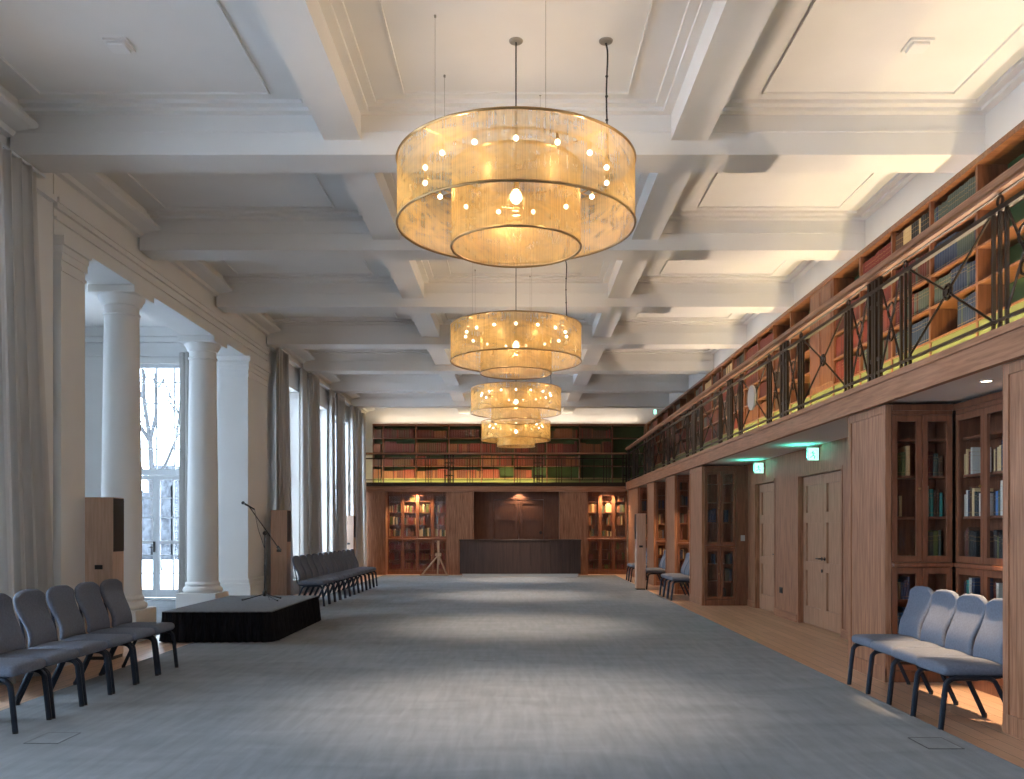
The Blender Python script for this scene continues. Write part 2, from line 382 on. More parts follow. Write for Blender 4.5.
# entablature over the column opening, cornice along the wall
mb = MB().box(-5.52, -4.99, 9.45, 17.5, 4.68, HC)
mb.box(-5.55, -4.93, 9.45, 17.55, 5.02, 5.08); mb.box(-5.50, -4.96, 9.45, 17.52, 4.84, 4.87); mb.box(-5.53, -4.95, 9.45, 17.52, 4.96, 5.02)
trim(mb, 'white entablature resting on the columns and pilasters', 'entablature')
mb = MB()
for i in range(len(YS) - 1):
    ya = YS[i] + (.22 if i else 0); yb = YS[i + 1] - (.22 if i < len(BEAMS) else 0)
    mb.prism_y([(-5.0, 5.33), (-4.93, 5.34), (-4.90, 5.38), (-4.72, 5.41), (-4.68, 5.43), (-4.68, 5.46), (-4.76, 5.50), (-4.80, HC), (-5.0, HC)], ya, yb)
trim(mb, 'deep white cornice along the top of the window wall', 'cornice')
mb = MB().box(-5.0, -4.93, FRONT, 9.4, 5.0, 5.06).box(-5.0, -4.93, 17.56, 28.7, 5.13, 5.2)
trim(mb, 'small moulding above the curtain heads', 'moulding')
# pilasters of the left wall
def white_pilaster(y0, y1, x0, x1, label):
    r = empty('pilaster', ((x0 + x1) / 2, (y0 + y1) / 2, 0), 0, label, 'pilaster')
    MB().box(x0, x1, y0, y1, .56, 4.42).build('shaft', plaster, r)
    MB().box(x0 - .04, x1 + .06, y0 - .05, y1 + .05, 0, .42).box(x0 - .03, x1 + .045, y0 - .035, y1 + .035, .42, .49, .015, 2).box(x0 - .02, x1 + .03, y0 - .02, y1 + .02, .49, .56, .012, 2).build('base', plaster, r)
    MB().box(x0 - .01, x1 + .015, y0 - .012, y1 + .012, 4.30, 4.34).box(x0 - .01, x1 + .02, y0 - .02, y1 + .02, 4.42, 4.50).box(x0 - .02, x1 + .035, y0 - .035, y1 + .035, 4.50, 4.58, .015, 2).box(x0 - .04, x1 + .06, y0 - .05, y1 + .05, 4.58, 4.675).build('capital', plaster, r)
    return r
white_pilaster(9.52, 10.05, -5.46, -4.95, 'square white pilaster beside the nearest tall wooden speaker')
white_pilaster(16.16, 17.40, -5.46, -4.95, 'wide white pilaster behind the microphone stand at the far end of the opening')
# columns
def column(x, y, label):
    r = empty('column', (x, y, 0), 0, label, 'column', 'round white columns between hall and alcove')
    MB().box(x - .33, x + .33, y - .33, y + .33, 0, .42, .008).build('plinth', plaster, r)
    prof = [(.31, .42)] + [(.30 + .022 * math.sin(PI * k / 6), .42 + .09 * k / 6) for k in range(7)] + [(.275, .525), (.275, .54)] + [(.268 + .014 * math.sin(PI * k / 5), .54 + .05 * k / 5) for k in range(6)] + [(.255, .60), (.253, .62)]
    MB().lathe(prof, (x, y), 40).build('base', plaster, r, smooth=True)
    sh = [(.252 - (.035 * max(0, (k / 20 - .3)) / .7), .62 + 3.70 * k / 20) for k in range(21)]
    MB().lathe(sh, (x, y), 40).build('shaft', plaster, r, smooth=True)
    cp = [(.217, 4.32), (.235, 4.33), (.235, 4.355), (.217, 4.36), (.217, 4.45), (.24, 4.46), (.26, 4.50), (.285, 4.545), (.295, 4.58)]
    MB().lathe(cp, (x, y), 40).box(x - .31, x + .31, y - .31, y + .31, 4.58, 4.68, .008).build('capital', plaster, r, smooth=True)
column(-5.28, 11.72, 'round white column standing directly behind the near row of chairs')
column(-5.28, 14.75, 'round white column standing behind the black skirted stage')

# alcove
mb = MB(); 
wall_with_holes(mb, -9.7, -9.4, 9.2, 18.5, HC, [(c - .5, c + .5, .3, 4.9) for c in (11.9, 15.2)])
mb.box(-9.7, -5.4, 9.2, 9.45, 0, HC)
dx0, dx1 = -8.22, -6.72
mb.box(-9.4, dx0, 18.1, 18.45, 0, HC).box(dx1, -5.4, 18.1, 18.45, 0, HC).box(dx0, dx1, 18.1, 18.45, 4.90, HC)
struct(mb, 'wall_alcove', plaster, 'walls of the side alcove behind the columns', 'wall')
mb = MB().box(-9.4, -5.52, 17.98, 18.1, 5.32, 5.42).box(-9.4, -5.52, 17.90, 18.1, 5.42, HC).box(-9.4, -5.52, 18.05, 18.1, 5.05, 5.10)
trim(mb, 'white cornice of the alcove wall above the glazed door', 'cornice')
mb = MB().box(dx0 - .1, dx0, 18.05, 18.1, 0, 4.98).box(dx1, dx1 + .1, 18.05, 18.1, 0, 4.98).box(dx0, dx1, 18.05, 18.1, 4.90, 4.98)
trim(mb, 'white architrave around the glazed door', 'architrave')

wn = [0]
def window_side(c, x, z0, z1, hw, label):
    """sash window in a wall of constant x"""
    wn[0] += 1
    r = empty('window_%d' % wn[0], (x, c, z0), 0, label, 'window', None, 'structure')
    f = MB()
    f.box(x - .05, x + .05, c - hw, c - hw + .07, z0, z1).box(x - .05, x + .05, c + hw - .07, c + hw, z0, z1).box(x - .05, x + .05, c - hw + .07, c + hw - .07, z0, z0 + .09).box(x - .05, x + .05, c - hw + .07, c + hw - .07, z1 - .07, z1)
    f.box(x - .04, x + .04, c - hw + .07, c + hw - .07, 2.64, 2.72)
    f.build('window_frame', white_paint, r)
    g = MB(); n = 4 if hw > .6 else 2
    for k in range(1, n): yy = c - hw + 2 * hw * k / n; g.box(x - .015, x + .015, yy - .014, yy + .014, z0 + .05, z1 - .05)
    zz = z0 + .4
    while zz < z1 - .2: g.box(x - .012, x + .012, c - hw + .05, c + hw - .05, zz - .012, zz + .012); zz += .42
    g.build('glazing_bars', white_paint, r)
    MB().box(x - .003, x + .003, c - hw + .05, c + hw - .05, z0 + .05, z1 - .05).build('window_pane', glass, r)
    return r
wl = ['window behind the camera, second one back', 'window just behind the camera', 'tall sash window behind the viewer side of the near chairs', 'tall sash window behind the grey curtain nearest the camera', 'tall bright window next to the second wooden speaker', 'tall window behind the middle of the far chair row', 'tall window behind the third wooden speaker', 'narrow last window beside the end bookcases']
for c, l in zip(WIN_C, wl):
    a, b_ = win_span(c); window_side((a + b_) / 2, -5.30, ZS, ZT, (b_ - a) / 2, l)
    struct(MB().box(-5.38, -4.93, a - .06, b_ + .06, ZS - .04, ZS), 'window_sill', white_paint, 'white sill under the ' + l, 'window sill')
for c, l in zip((11.9, 15.2), ('near', 'far')): window_side(c, -9.55, .3, 4.9, .5, '%s window in the outer wall of the alcove' % l)
# glazed double door + fanlight
r = empty('door_1', (-7.47, 18.2, 0), 0, 'white glazed double door with tall gridded light above, in the alcove', 'door', None, 'structure')
y0, y1 = 18.16, 18.24
MB().box(dx0, dx0 + .06, y0, y1, 0, 4.9).box(dx1 - .06, dx1, y0, y1, 0, 4.9).box(dx0 + .06, dx1 - .06, y0, y1, 4.82, 4.9).box(dx0 + .001, dx1 - .001, y0 - .03, y1 + .03, 2.60, 2.72).box(dx0 + .06, dx1 - .06, y0, y1, 0, .05).build('door_frame', white_paint, r)
f = MB()
for k in (1, 2, 3):
    xx = dx0 + (dx1 - dx0) * k / 4; f.box(xx - .014, xx + .014, y0 + .02, y1 - .02, 2.72, 4.82)
for zz in (3.14, 3.60, 4.08, 4.52): f.box(dx0 + .05, dx1 - .05, y0 + .023, y1 - .023, zz - .012, zz + .012)
f.build('glazing_bars', white_paint, r)
MB().box(dx0 + .05, dx1 - .05, 18.197, 18.203, 2.72, 4.82).build('fanlight_pane', glass, r)
for s, (a, b_) in enumerate(((dx0 + .06, -7.47), (-7.47, dx1 - .06))):
    a += .002; b_ -= .002
    f = MB().box(a, a + .07, y0 + .01, y1 - .01, .06, 2.59).box(b_ - .07, b_, y0 + .01, y1 - .01, .06, 2.59).box(a + .07, b_ - .07, y0 + .01, y1 - .01, .06, .22).box(a + .07, b_ - .07, y0 + .01, y1 - .01, 2.50, 2.59).box(a + .07, b_ - .07, y0 + .01, y1 - .01, 1.17, 1.24)
    xm = (a + b_) / 2; f.box(xm - .012, xm + .012, y0 + .02, y1 - .02, .2, 2.5)
    for zz in (.56, .93, 1.72, 2.12): f.box(a + .05, b_ - .05, y0 + .023, y1 - .023, zz - .012, zz + .012)
    lf = f.build('door_leaf', white_paint, r)
    MB().box(a + .05, b_ - .05, 18.197, 18.203, .2, 2.52).build('door_pane', glass, lf)
    if s == 0: MB().box(b_ - .055, b_ - .015, y0 - .03, y0 + .01, 1.0, 1.22, .006).tube([(b_ - .035, y0 - .03, 1.1), (b_ - .035, y0 - .06, 1.1), (b_ - .13, y0 - .06, 1.1)], .009).build('door_handle', black, lf)

# outside
struct(MB().box(-70, -5.3, 18.46, 90, -.3, -.12).box(-70, -9.75, 9.0, 18.46, -.3, -.12).box(-70, -5.45, -20, 9.0, -.3, -.12), 'ground', snow, 'snow covered ground outside the windows', 'ground')
def bare_tree(x, y, h, seed, label):
    rr = random.Random(seed); mb = MB()
    def br(p, d, L, r, lv):
        pts = [p]; q = p.copy(); dd = d.copy()
        for k in range(4):
            dd = (dd + Vector((rr.uniform(-.2, .2), rr.uniform(-.2, .2), rr.uniform(-.05, .15)))).normalized(); q = q + dd * L / 4; pts.append(q.copy())
            if lv < 4 and k >= 1:
                for _ in range(2):
                    nd = (dd + Vector((rr.uniform(-1, 1), rr.uniform(-1, 1), rr.uniform(-.1, .6)))).normalized(); br(q.copy(), nd, L * .62, r * .5, lv + 1)
        mb.tube(pts, r, 5 if lv < 2 else 3, r * .45, cap=False)
    br(Vector((x, y, -.15)), Vector((0, 0, 1)), h * .6, .16, 0)
    return tag(mb.build('bare_tree', bark), label, 'tree', 'leafless trees outside the glazed door')
bare_tree(-13.5, 33, 11, 3, 'leafless tree with thin branches outside, seen through the upper panes')
bare_tree(-21, 40, 10, 11, 'leafless tree further off, left of the nearer bare tree')
mb = MB()
for k in range(40): 
    xx = -45 + k * 1.0; mb.box(xx - .8, xx + .8, 44.5, 45.5, -.15, 3.7 + .7 * math.sin(k * 1.9) + R.uniform(0, .5), .25, 2)
tag(mb.build('hedge', hedge_m), 'grey leafless hedge at the far edge of the snow', 'hedge')

# right wall (upper), back wall (upper), front wall
struct(MB().box(4.60, 4.75, FRONT, 29.4, 0, HC), 'wall_right', plaster, 'pale wall above the gallery bookcases', 'wall')
struct(MB().box(-5.4, 4.75, 29.10, 29.4, 0, HC), 'wall_back', plaster, 'pale end wall above the rear bookcases', 'wall')
mb = MB().box(-5.4, 4.75, FRONT - .3, FRONT, 0, HC)
struct(mb, 'wall_front', plaster, 'wall behind the camera', 'wall')
# gallery slab along the right and across the back
mb = MB().box(XR - .03, 4.60, 5.0, 29.1, 2.73, 2.93).box(-5.0, XR - .03, YB - .03, 29.1, 2.73, 2.93)
struct(mb, 'floor_gallery', plaster, 'slab of the reading gallery, its underside the niche ceiling', 'gallery floor')
mb = MB().box(XR - .08, XR - .03, 5.0, YB - .08, 2.72, 2.93).box(XR - .10, XR - .02, 5.0, YB - .1, 2.90, 2.955).box(XR - .09, XR - .03, 5.0, YB - .08, 2.70, 2.735)
trim(mb, 'long wooden fascia along the edge of the side gallery', 'fascia', oak_y)
mb = MB().box(-5.0, XR - .09, YB - .08, YB - .03, 2.66, 2.83).box(-5.0, XR - .09, YB - .09, YB - .03, 2.80, 2.825)
trim(mb, 'wooden fascia of the rear gallery above the reception desk', 'fascia', oak_x)
trim(MB().box(-5.0, XR - .09, YB - .075, YB - .03, 2.83, 2.955), 'dark kick board at the foot of the rear railing', 'kick board', metal_dark)
# right recess wall with the doors
DOORS = [(12.0, 13.92), (15.12, 16.42)]
mb = MB(); y = 9.42
for a, b_ in DOORS:
    mb.box(4.48, 4.60, y, a, 0, 2.73); mb.box(4.48, 4.60, a, b_, 2.36, 2.73); y = b_
mb.box(4.48, 4.60, y, 17.2, 0, 2.73)
struct(mb, 'wall_right', oak, 'brown oak panelled wall of the door recess', 'wall')
mb = MB().box(4.462, 4.48, 9.5, 12.0, 0, .12).box(4.462, 4.48, 13.92, 15.12, 0, .12).box(4.462, 4.48, 16.42, 16.88, 0, .12)
struct(mb, 'baseboard_right', oak_y, 'oak skirting of the door recess', 'baseboard')

# oak pilaster casings on the right: front panel + side returns
OP = [(5.30, 6.45, 'nearest the camera'), (8.50, 9.45, 'between near niche and doors'), (16.9, 18.1, 'just past the doors'), (19.8, 21.0, 'second of those past the doors'),
      (22.8, 23.95, 'third of those past the doors'), (25.8, 27.95, 'last one, in the corner by the end wall')]
for a, b_, l in OP:
    r = empty('oak_pilaster', (XR + .2, (a + b_) / 2, 0), 0, 'flat brown oak pilaster under the gallery, ' + l, 'pilaster', 'oak pilasters under the side gallery')
    MB().box(XR, XR + .045, a, b_, 0, 2.70).build('front_panel', oak, r)
    m_ = MB().box(XR + .045, 4.18 if a < 9 and a > 8 else 4.17, a + .33, b_ - .0 if a == 8.5 else b_, 0, 2.70) if False else None
    MB().box(XR - .012, XR, a, a + .07, 0, 2.62).box(XR - .012, XR, b_ - .07, b_, 0, 2.62).box(XR - .0125, XR, a, b_, 2.62, 2.70).box(XR - .014, XR, a, b_, 0, .14).build('raised_border', oak, r)
    # near-camera side of the casing (faces the camera) and far side
    if a in (5.30,): MB().box(XR + .045, 4.58, a, a + .04, 0, 2.70).box(XR + .045, 4.20, b_ - .04, b_, 0, 2.70).build('side_panel', oak, r)
    elif a == 16.9: MB().box(XR + .045, 4.20, b_ - .04, b_, 0, 2.70).build('side_panel', oak, r)
    elif a == 8.5: MB().box(XR + .045, 4.48, b_ - .04, b_, 0, 2.70).build('side_panel', oak, r)
    else: MB().box(XR + .045, 4.20, b_ - .04, b_, 0, 2.70).build('side_panel', oak, r)

# doors in recess
def panel_door(n, a, b_, leaves, label):
    x = 4.50
    r = empty('door_%d' % n, (x, (a + b_) / 2, 0), 0, label, 'door', None, 'structure')
    MB().box(4.47, 4.598, a + .001, a + .05, 0, 2.359).box(4.47, 4.598, b_ - .05, b_ - .001, 0, 2.359).box(4.47, 4.598, a + .05, b_ - .05, 2.31, 2.359).build('door_frame', oak, r)
    w = (b_ - a - .1) / leaves
    for k in range(leaves):
        p, q = a + .05 + w * k, a + .05 + w * (k + 1)
        m_ = MB().box(4.585, 4.598, p + .004, q - .004, .01, 2.30)
        m_.box(4.555, 4.585, p + .004, p + .12, .01, 2.30).box(4.555, 4.585, q - .12, q - .004, .01, 2.30)
        for z0, z1 in ((.01, .28), (.84, .98), (1.58, 1.74), (2.16, 2.30)): m_.box(4.555, 4.585, p + .12, q - .12, z0, z1)
        ym = (p + q) / 2
        lf = m_.build('door_leaf', oak_door, r)
        hy = (q - .06 if (k == 0 and leaves == 2) else p + .06)
        s = -1 if (k == 0 and leaves == 2) else 1
        MB().disc((4.55, hy, 1.04), .026, .012).tube([(4.548, hy, 1.04), (4.51, hy, 1.04), (4.505, hy + s * .015, 1.04), (4.505, hy + s * .12, 1.04)], .010).build('door_handle', black, lf)
        if not (k == 0 and leaves == 2): MB().disc((4.55, hy, .86), .024, .010).box(4.545, 4.55, hy - .004, hy + .004, .83, .86).build('keyhole_plate', black, lf)
panel_door(2, 12.0, 13.92, 2, 'oak double door with black lever handles, nearer one under an exit sign')
panel_door(3, 15.12, 16.42, 1, 'oak door in the deeper part of the recess, further one under an exit sign')

# back wall lower: oak facings, doors, niches
NICHE_B = [(-4.17, -2.23), (2.30, 3.60)]
for a, b_, l in ((-4.99, -4.17, 'at the window wall corner'), (-2.23, -1.36, 'left of the dark double door'), (1.39, 2.30, 'right of the dark double door')):
    r = empty('oak_pilaster', ((a + b_) / 2, YB + .1, 0), 0, 'flat oak pilaster of the end wall ' + l, 'pilaster', 'oak pilasters of the end wall')
    MB().box(a, b_, YB, YB + .05, 0, 2.72).build('front_panel', oak, r)
    MB().box(a, a + .06, YB - .01, YB, 0, 2.72).box(b_ - .06, b_, YB - .01, YB, 0, 2.72).box(a, b_, YB - .012, YB, 0, .14).build('raised_border', oak, r)
    MB().box(a, a + .04, YB + .05, 28.50, 0, 2.72).box(b_ - .04, b_, YB + .05, 28.50, 0, 2.72).build('side_panel', oak, r)
r = empty('door_4', (0, 28.4, 0), 0, 'dark panelled double door behind the reception desk', 'door', None, 'structure')
MB().box(-1.36, -.72, 28.35, 28.42, 0, 2.72).box(.90, 1.39, 28.35, 28.42, 0, 2.72).box(-.72, .90, 28.35, 28.42, 2.42, 2.72).build('door_surround', mahog_dark, r)
for a, b_ in ((-.72, .09), (.09, .90)):
    m_ = MB().box(a + .004, b_ - .004, 28.40, 28.42, 0, 2.41).box(a + .004, a + .13, 28.37, 28.40, 0, 2.41).box(b_ - .13, b_ - .004, 28.37, 28.40, 0, 2.41)
    for z0, z1 in ((0, .25), (.9, 1.05), (1.75, 1.88), (2.28, 2.41)): m_.box(a + .13, b_ - .13, 28.37, 28.40, z0, z1)
    lf = m_.build('door_leaf', mahog_dark, r)
MB().disc((.80, 28.36, 1.35), .05, .03, 'y').build('door_knob', black, lf)

# ------------------------------------------------------------------ books registry
BOOKS = []      # (world matrix loc, rotz, w, d, h, colour, info, lean)
def add_book(M, lx, ly, lz, w, d, h, col, info, vis=True, lean=0):
    BOOKS.append((M, lx, ly, lz, w, d, h, col, info, vis, lean))
def fill(M, x0, x1, y, z, hmax, dens, pal, info, vis=None, wr=(.032, .055), depth=.2, hr=(.72, .92), sets=True, rr=R):
    """books standing along local x, spines at local y"""
    x = x0; col = rr.choice(pal); run = 0; hh = rr.uniform(*hr); ww = rr.uniform(*wr)
    while x < x1 - wr[1]:
        if run <= 0:
            run = rr.randint(4, 11) if sets else rr.randint(1, 3); col = rr.choice(pal); hh = rr.uniform(*hr); ww = rr.uniform(*wr)
            if rr.random() > dens: x += rr.uniform(.1, .3); run = 0; continue
        run -= 1
        cc = rr.choice(pal) if rr.random() < (.18 if sets else .5) else col
        w = ww * rr.uniform(.93, 1.07); h = hmax * hh * (1 if sets else rr.uniform(.85, 1.05)); h = min(h, hmax * .95) * rr.uniform(.965, 1.0)
        lean = 0
        if x + w > x1: break
        add_book(M, x + w / 2, y, z, w - .004, depth, h, cc, info, True if vis is None else vis(M @ Vector((x + w / 2, y, z + h / 2))), lean)
        x += w + .0005

# ------------------------------------------------------------------ glazed bookcases (niches)
CAB_H = 2.70
cab_cache = {}
def glazed_bookcase(loc, rz, Wd, nd, label, pal, info, dens=.85, group='glazed bookcases in the niches', vis=None, seed=1, sets=False, lowpal=None):
    r = empty('glazed_bookcase', loc, rz, label, 'bookcase', group)
    D = .30
    m_ = MB().box(0, .03, .03, D, 0, CAB_H).box(Wd - .03, Wd, .03, D, 0, CAB_H).box(0, Wd, D - .02, D, 0, CAB_H)
    m_.box(0, Wd, .03, D, CAB_H - .04, CAB_H).box(.03, Wd - .03, .03, D - .02, 0, .10)
    m_.build('carcass', mahog, r, local=True)
    MB().box(-.0, Wd, 0, .03, 2.60, CAB_H).box(0, Wd, -.02, .0, 2.64, CAB_H).build('cornice', mahog, r, local=True)
    MB().box(0, Wd, 0, .03, 0, .11).build('plinth', mahog, r, local=True)
    MB().box(0, Wd, -.03, D - .02, 1.12, 1.165, .008).build('ledge', mahog, r, local=True)
    for z in (.13, .46, .79, 1.60, 2.0, 2.36):
        MB().box(.032, Wd - .032, .05, D - .022, z - .012, z + .012).build('shelf', mahog, r, local=True)
    dw = Wd / nd
    for k in range(nd):
        a, b_ = k * dw, (k + 1) * dw
        for z0, z1, kk in ((.115, 1.115, 0), (1.17, 2.595, 1)):
            s = .055
            f = MB().box(a + .003, a + s, -.002, .026, z0, z1).box(b_ - s, b_ - .003, -.002, .026, z0, z1).box(a + s, b_ - s, -.002, .026, z0, z0 + .06).box(a + s, b_ - s, -.002, .026, z1 - .06, z1)
            d = f.build('door', mahog, r, local=True)
            MB().box(a + s, b_ - s, .010, .014, z0 + .06, z1 - .06).build('glass_pane', glass, d, local=True)
            if k % 2 == 0: MB().sphere((b_ - .03, -.018, (z0 + z1) / 2), .014, 8, 6).build('knob', brass, d, local=True, smooth=True)
    M = Matrix.Translation(Vector(loc)) @ Matrix.Rotation(rz, 4, 'Z')
    rr = random.Random(seed)
    for z, hm in ((.143, .28), (.473, .28), (.803, .28), (1.18, .38), (1.613, .36), (2.013, .32), (2.373, .22)):
        for k in range(nd):
            if z > 2.3 and rr.random() < .75: continue
            p = lowpal if (lowpal and z < 1) else pal
            nm = '%s shelf, %s' % ({.143: 'bottom', .473: 'second', .803: 'third', 1.18: 'fourth', 1.613: 'fifth', 2.013: 'sixth', 2.373: 'top'}[z], info)
            fill(M, k * dw + .04, (k + 1) * dw - .04, .06, z, hm, dens, p, nm, vis, (.025, .05), .18, (.6, .92), sets, rr)
    return r
def vis_niche(a, b_):
    def f(p):
        yy = p.y * XR / max(p.x, .1); return a < yy < b_
    return f
MIX = ['navy blue', 'black', 'brown', 'grey green', 'dark red', 'bright blue', 'teal', 'white', 'cream', 'olive green']
DARK = ['brown', 'black', 'dark red', 'navy blue', 'grey green', 'cream']
SHORTN = ['near niche', 'first far niche', 'second far niche', 'third far niche']
NICHES = [(6.45, 8.50, 'the niche behind the four blue chairs'), (18.1, 19.8, 'the first niche past the doors'), (21.0, 22.8, 'the second niche past the doors'), (23.95, 25.8, 'the third niche past the doors')]
for i, (a, b_, l) in enumerate(NICHES):
    v = vis_niche(a, b_)
    glazed_bookcase((XR + .05, b_, 0), 0, .59, 2, 'dark mahogany glazed bookcase at the far end of ' + l, MIX if i == 0 else DARK, SHORTN[i] + ' end bookcase', .85, vis=v, seed=20 + i)
    W2 = (b_ - a) - .0
    glazed_bookcase((4.27, b_ - .005, 0), -PI/2, W2 - .01, 4, 'dark mahogany glazed bookcase along the back of ' + l, MIX if i == 0 else DARK, SHORTN[i] + ' back bookcase', .8, vis=v, seed=40 + i)
    # niche floor mat light
glazed_bookcase((XR + .047, 16.905, 0), 0, .60, 2, 'dark glazed bookcase closing the far end of the door recess, lit green', ['black', 'navy blue', 'grey green', 'brown'], 'door recess bookcase', .7, seed=60)
MB_ = MB().box(4.25, 4.48, 16.9, 16.95, 0, 2.70)
struct(MB_, 'wall_recess', mahog, 'reddish wood panel with the light switch beside the end bookcase', 'wall')
for (a, b_), l, sd, nd in zip(NICHE_B, ('left', 'right'), (71, 72), (4, 3)):
    glazed_bookcase((a + (.0 if l == 'left' else .0), 28.42, 0), 0, b_ - a, nd, 'warmly lit glazed bookcase in the end wall, %s of the dark door' % l, ['red', 'orange brown', 'olive green', 'cream', 'grey green'], 'end wall bookcase %s of the door' % l, .9, 'lit glazed bookcases of the end wall', seed=sd,
                    lowpal=['red', 'orange brown', 'red'] if l == 'left' else ['olive green', 'orange brown', 'red'])

# ------------------------------------------------------------------ open gallery bookcases
ZF = 2.93
def open_case(loc, rz, Wd, shelves, label, closed=False, group=None):
    r = empty('gallery_bookcase', loc, rz, label, 'bookcase', group)
    D = .30; H = 4.87 - ZF
    MB().box(0, Wd, D - .02, D, 0, H).build('back_panel', green, r, local=True)
    MB().box(0, .018, 0, D - .02, 0, H).build('upright', mahog, r, local=True)
    MB().box(Wd - .018, Wd, 0, D - .02, 0, H).build('upright', mahog, r, local=True)
    MB().box(0, Wd, -.02, D, H, H + .055).build('top_board', mahog_y if rz else mahog, r, local=True)
    MB().box(.018, Wd - .018, .01, .03, 0, shelves[0] - ZF - .02).build('plinth', plinth_m, r, local=True)
    if closed:
        for a, b_ in ((.02, Wd / 2), (Wd / 2, Wd - .02)):
            MB().box(a + .002, b_ - .002, 0, .02, shelves[0] - ZF, H).box(a + .04, b_ - .04, -.008, 0, shelves[0] - ZF + .05, H - .05, .004).build('door', mahog, r, local=True)
    for z in shelves:
        MB().box(.018, Wd - .018, .0, D - .02, z - ZF - .022, z - ZF).build('shelf', mahog_y if rz else mahog, r, local=True)
    return r
SH_R = [3.44, 3.78, 4.11, 4.47]
PITCH = .92; Y0 = 6.29
RED = ['red', 'red', 'dark red']; BLU = ['navy blue', 'grey green', 'navy blue']; BRN = ['brown', 'black', 'dark red', 'grey green']; ORG = ['orange brown', 'red', 'dark red', 'brown']
# content per bay: (bottom .. top) palettes or None
BAYS = [('empty green', [None] * 4), ('empty green', [None] * 4), ('blue book', [BLU, BLU, BLU, ['grey green', 'navy blue']]), ('brown and cream book', [BLU, BRN, BRN, ['cream', 'brown', 'black']]),
        ('red book', [BRN, RED, RED, ['red']]), ('half filled red book', [RED, RED, RED, None]), ('closed cupboard', 'C'), ('nearly empty green', [None, None, None, None]),
        ('dark book', [BRN, BRN, ORG, None]), ('orange book', [ORG, ORG, ORG, ['orange brown', 'red']]), ('orange and brown book', [ORG, BRN, ORG, ['orange brown', 'red']]), ('red and dark book', [RED, ORG, RED, BRN]),
        ('mixed book', [ORG, BRN, RED, ['brown', 'cream']]), ('dark red book', [BRN, ORG, BRN, BRN]), ('cream folder', [RED, BRN, RED, ['cream']]), ('brown book', [BRN, RED, BRN, BRN])]
n = 0; y = Y0; protos = {}
SN = ['bottom', 'second', 'third', 'top']
while y + PITCH < 28.5:
    b = BAYS[n] if n < len(BAYS) else (R.choice(['brown book', 'dark green', 'mixed book']), [R.choice([BRN, RED, ORG, None]) for _ in range(4)])
    closed = b[1] == 'C'
    loc = (4.28, y + PITCH, ZF); label = '%s bay of the side gallery bookcases, %s from the camera end' % (b[0], ORD[n])
    if closed not in protos:
        r = open_case(loc, -PI/2, PITCH, SH_R, label, closed, 'bookcase bays of the side gallery'); protos[closed] = r
    else:
        r = copy_tree(protos[closed]); r.location = loc; r['label'] = label
    if not closed:
        M = Matrix.Translation(Vector(loc)) @ Matrix.Rotation(-PI/2, 4, 'Z')
        for k, p in enumerate(b[1]):
            if p is None: continue
            hm = ([3.78, 4.11, 4.47, 4.87][k] - SH_R[k]) - .03
            dn = .97 if n < 12 else .85
            if n == 2 and k == 0: fill(M, .5, .9, .03, SH_R[k] - ZF, hm, 1, p, '%s shelf, %s side gallery bay' % (SN[k], ORD[n])); continue
            if n == 2 and k == 1: dn = .8
            fill(M, .022, PITCH - .022, .03, SH_R[k] - ZF, hm, dn, p, '%s shelf, %s side gallery bay' % (SN[k], ORD[n]), None, (.034, .052), .2, (.84, .95) if k == 3 else (.8, .95))
    y += PITCH; n += 1
struct(MB().box(4.26, 4.60, y, 28.80, ZF, 4.92), 'wall_corner', mahog, 'wooden corner post where the two gallery bookcase runs meet', 'corner post')

SH_B = [3.15, 3.55, 3.98, 4.47]
XB = [-4.72, -4.38] + [-4.38 + 1.08 * k for k in range(1, 9)]
pb = None
RW = ['dark red', 'red', 'dark red', 'brown', 'orange brown']
CONT = {0: (1, 1, 1, 1), 1: (1, 1, 1, 1), 2: (1, 1, 1, 1), 3: (1, 1, 1, 1), 4: (.6, 1, 1, 1), 5: (.55, 1, 1, 1), 6: (0, .95, .8, .95), 7: (0, 0, .75, .9), 8: (0, 0, 0, 0)}
for k in range(len(XB) - 1):
    a, b_ = XB[k], XB[k + 1]; loc = (a, 28.80, ZF)
    label = 'open bookcase of the rear gallery, %s bay from the window wall' % ORD[k]
    if k == 0: r = open_case(loc, 0, b_ - a, SH_B, label, False, 'bookcase bays of the rear gallery')
    elif pb is None: r = pb = open_case(loc, 0, b_ - a, SH_B, label, False, 'bookcase bays of the rear gallery')
    else: r = copy_tree(pb); r.location = loc; r['label'] = label
    M = Matrix.Translation(Vector(loc))
    for q in range(4):
        dn = CONT[k][q]
        if not dn: continue
        hm = [3.55, 3.98, 4.47, 4.87][q] - SH_B[q] - .03
        x1 = b_ - a - .022
        if q == 0 and dn < 1: x1 *= dn; dn = 1
        fill(M, .022, x1, .03, SH_B[q] - ZF, hm, dn, ['red', 'orange brown', 'dark red'] if q == 0 else RW, '%s shelf, %s rear gallery bay' % (SN[q], ORD[k]), None, (.045, .065), .2, (.62, .85))

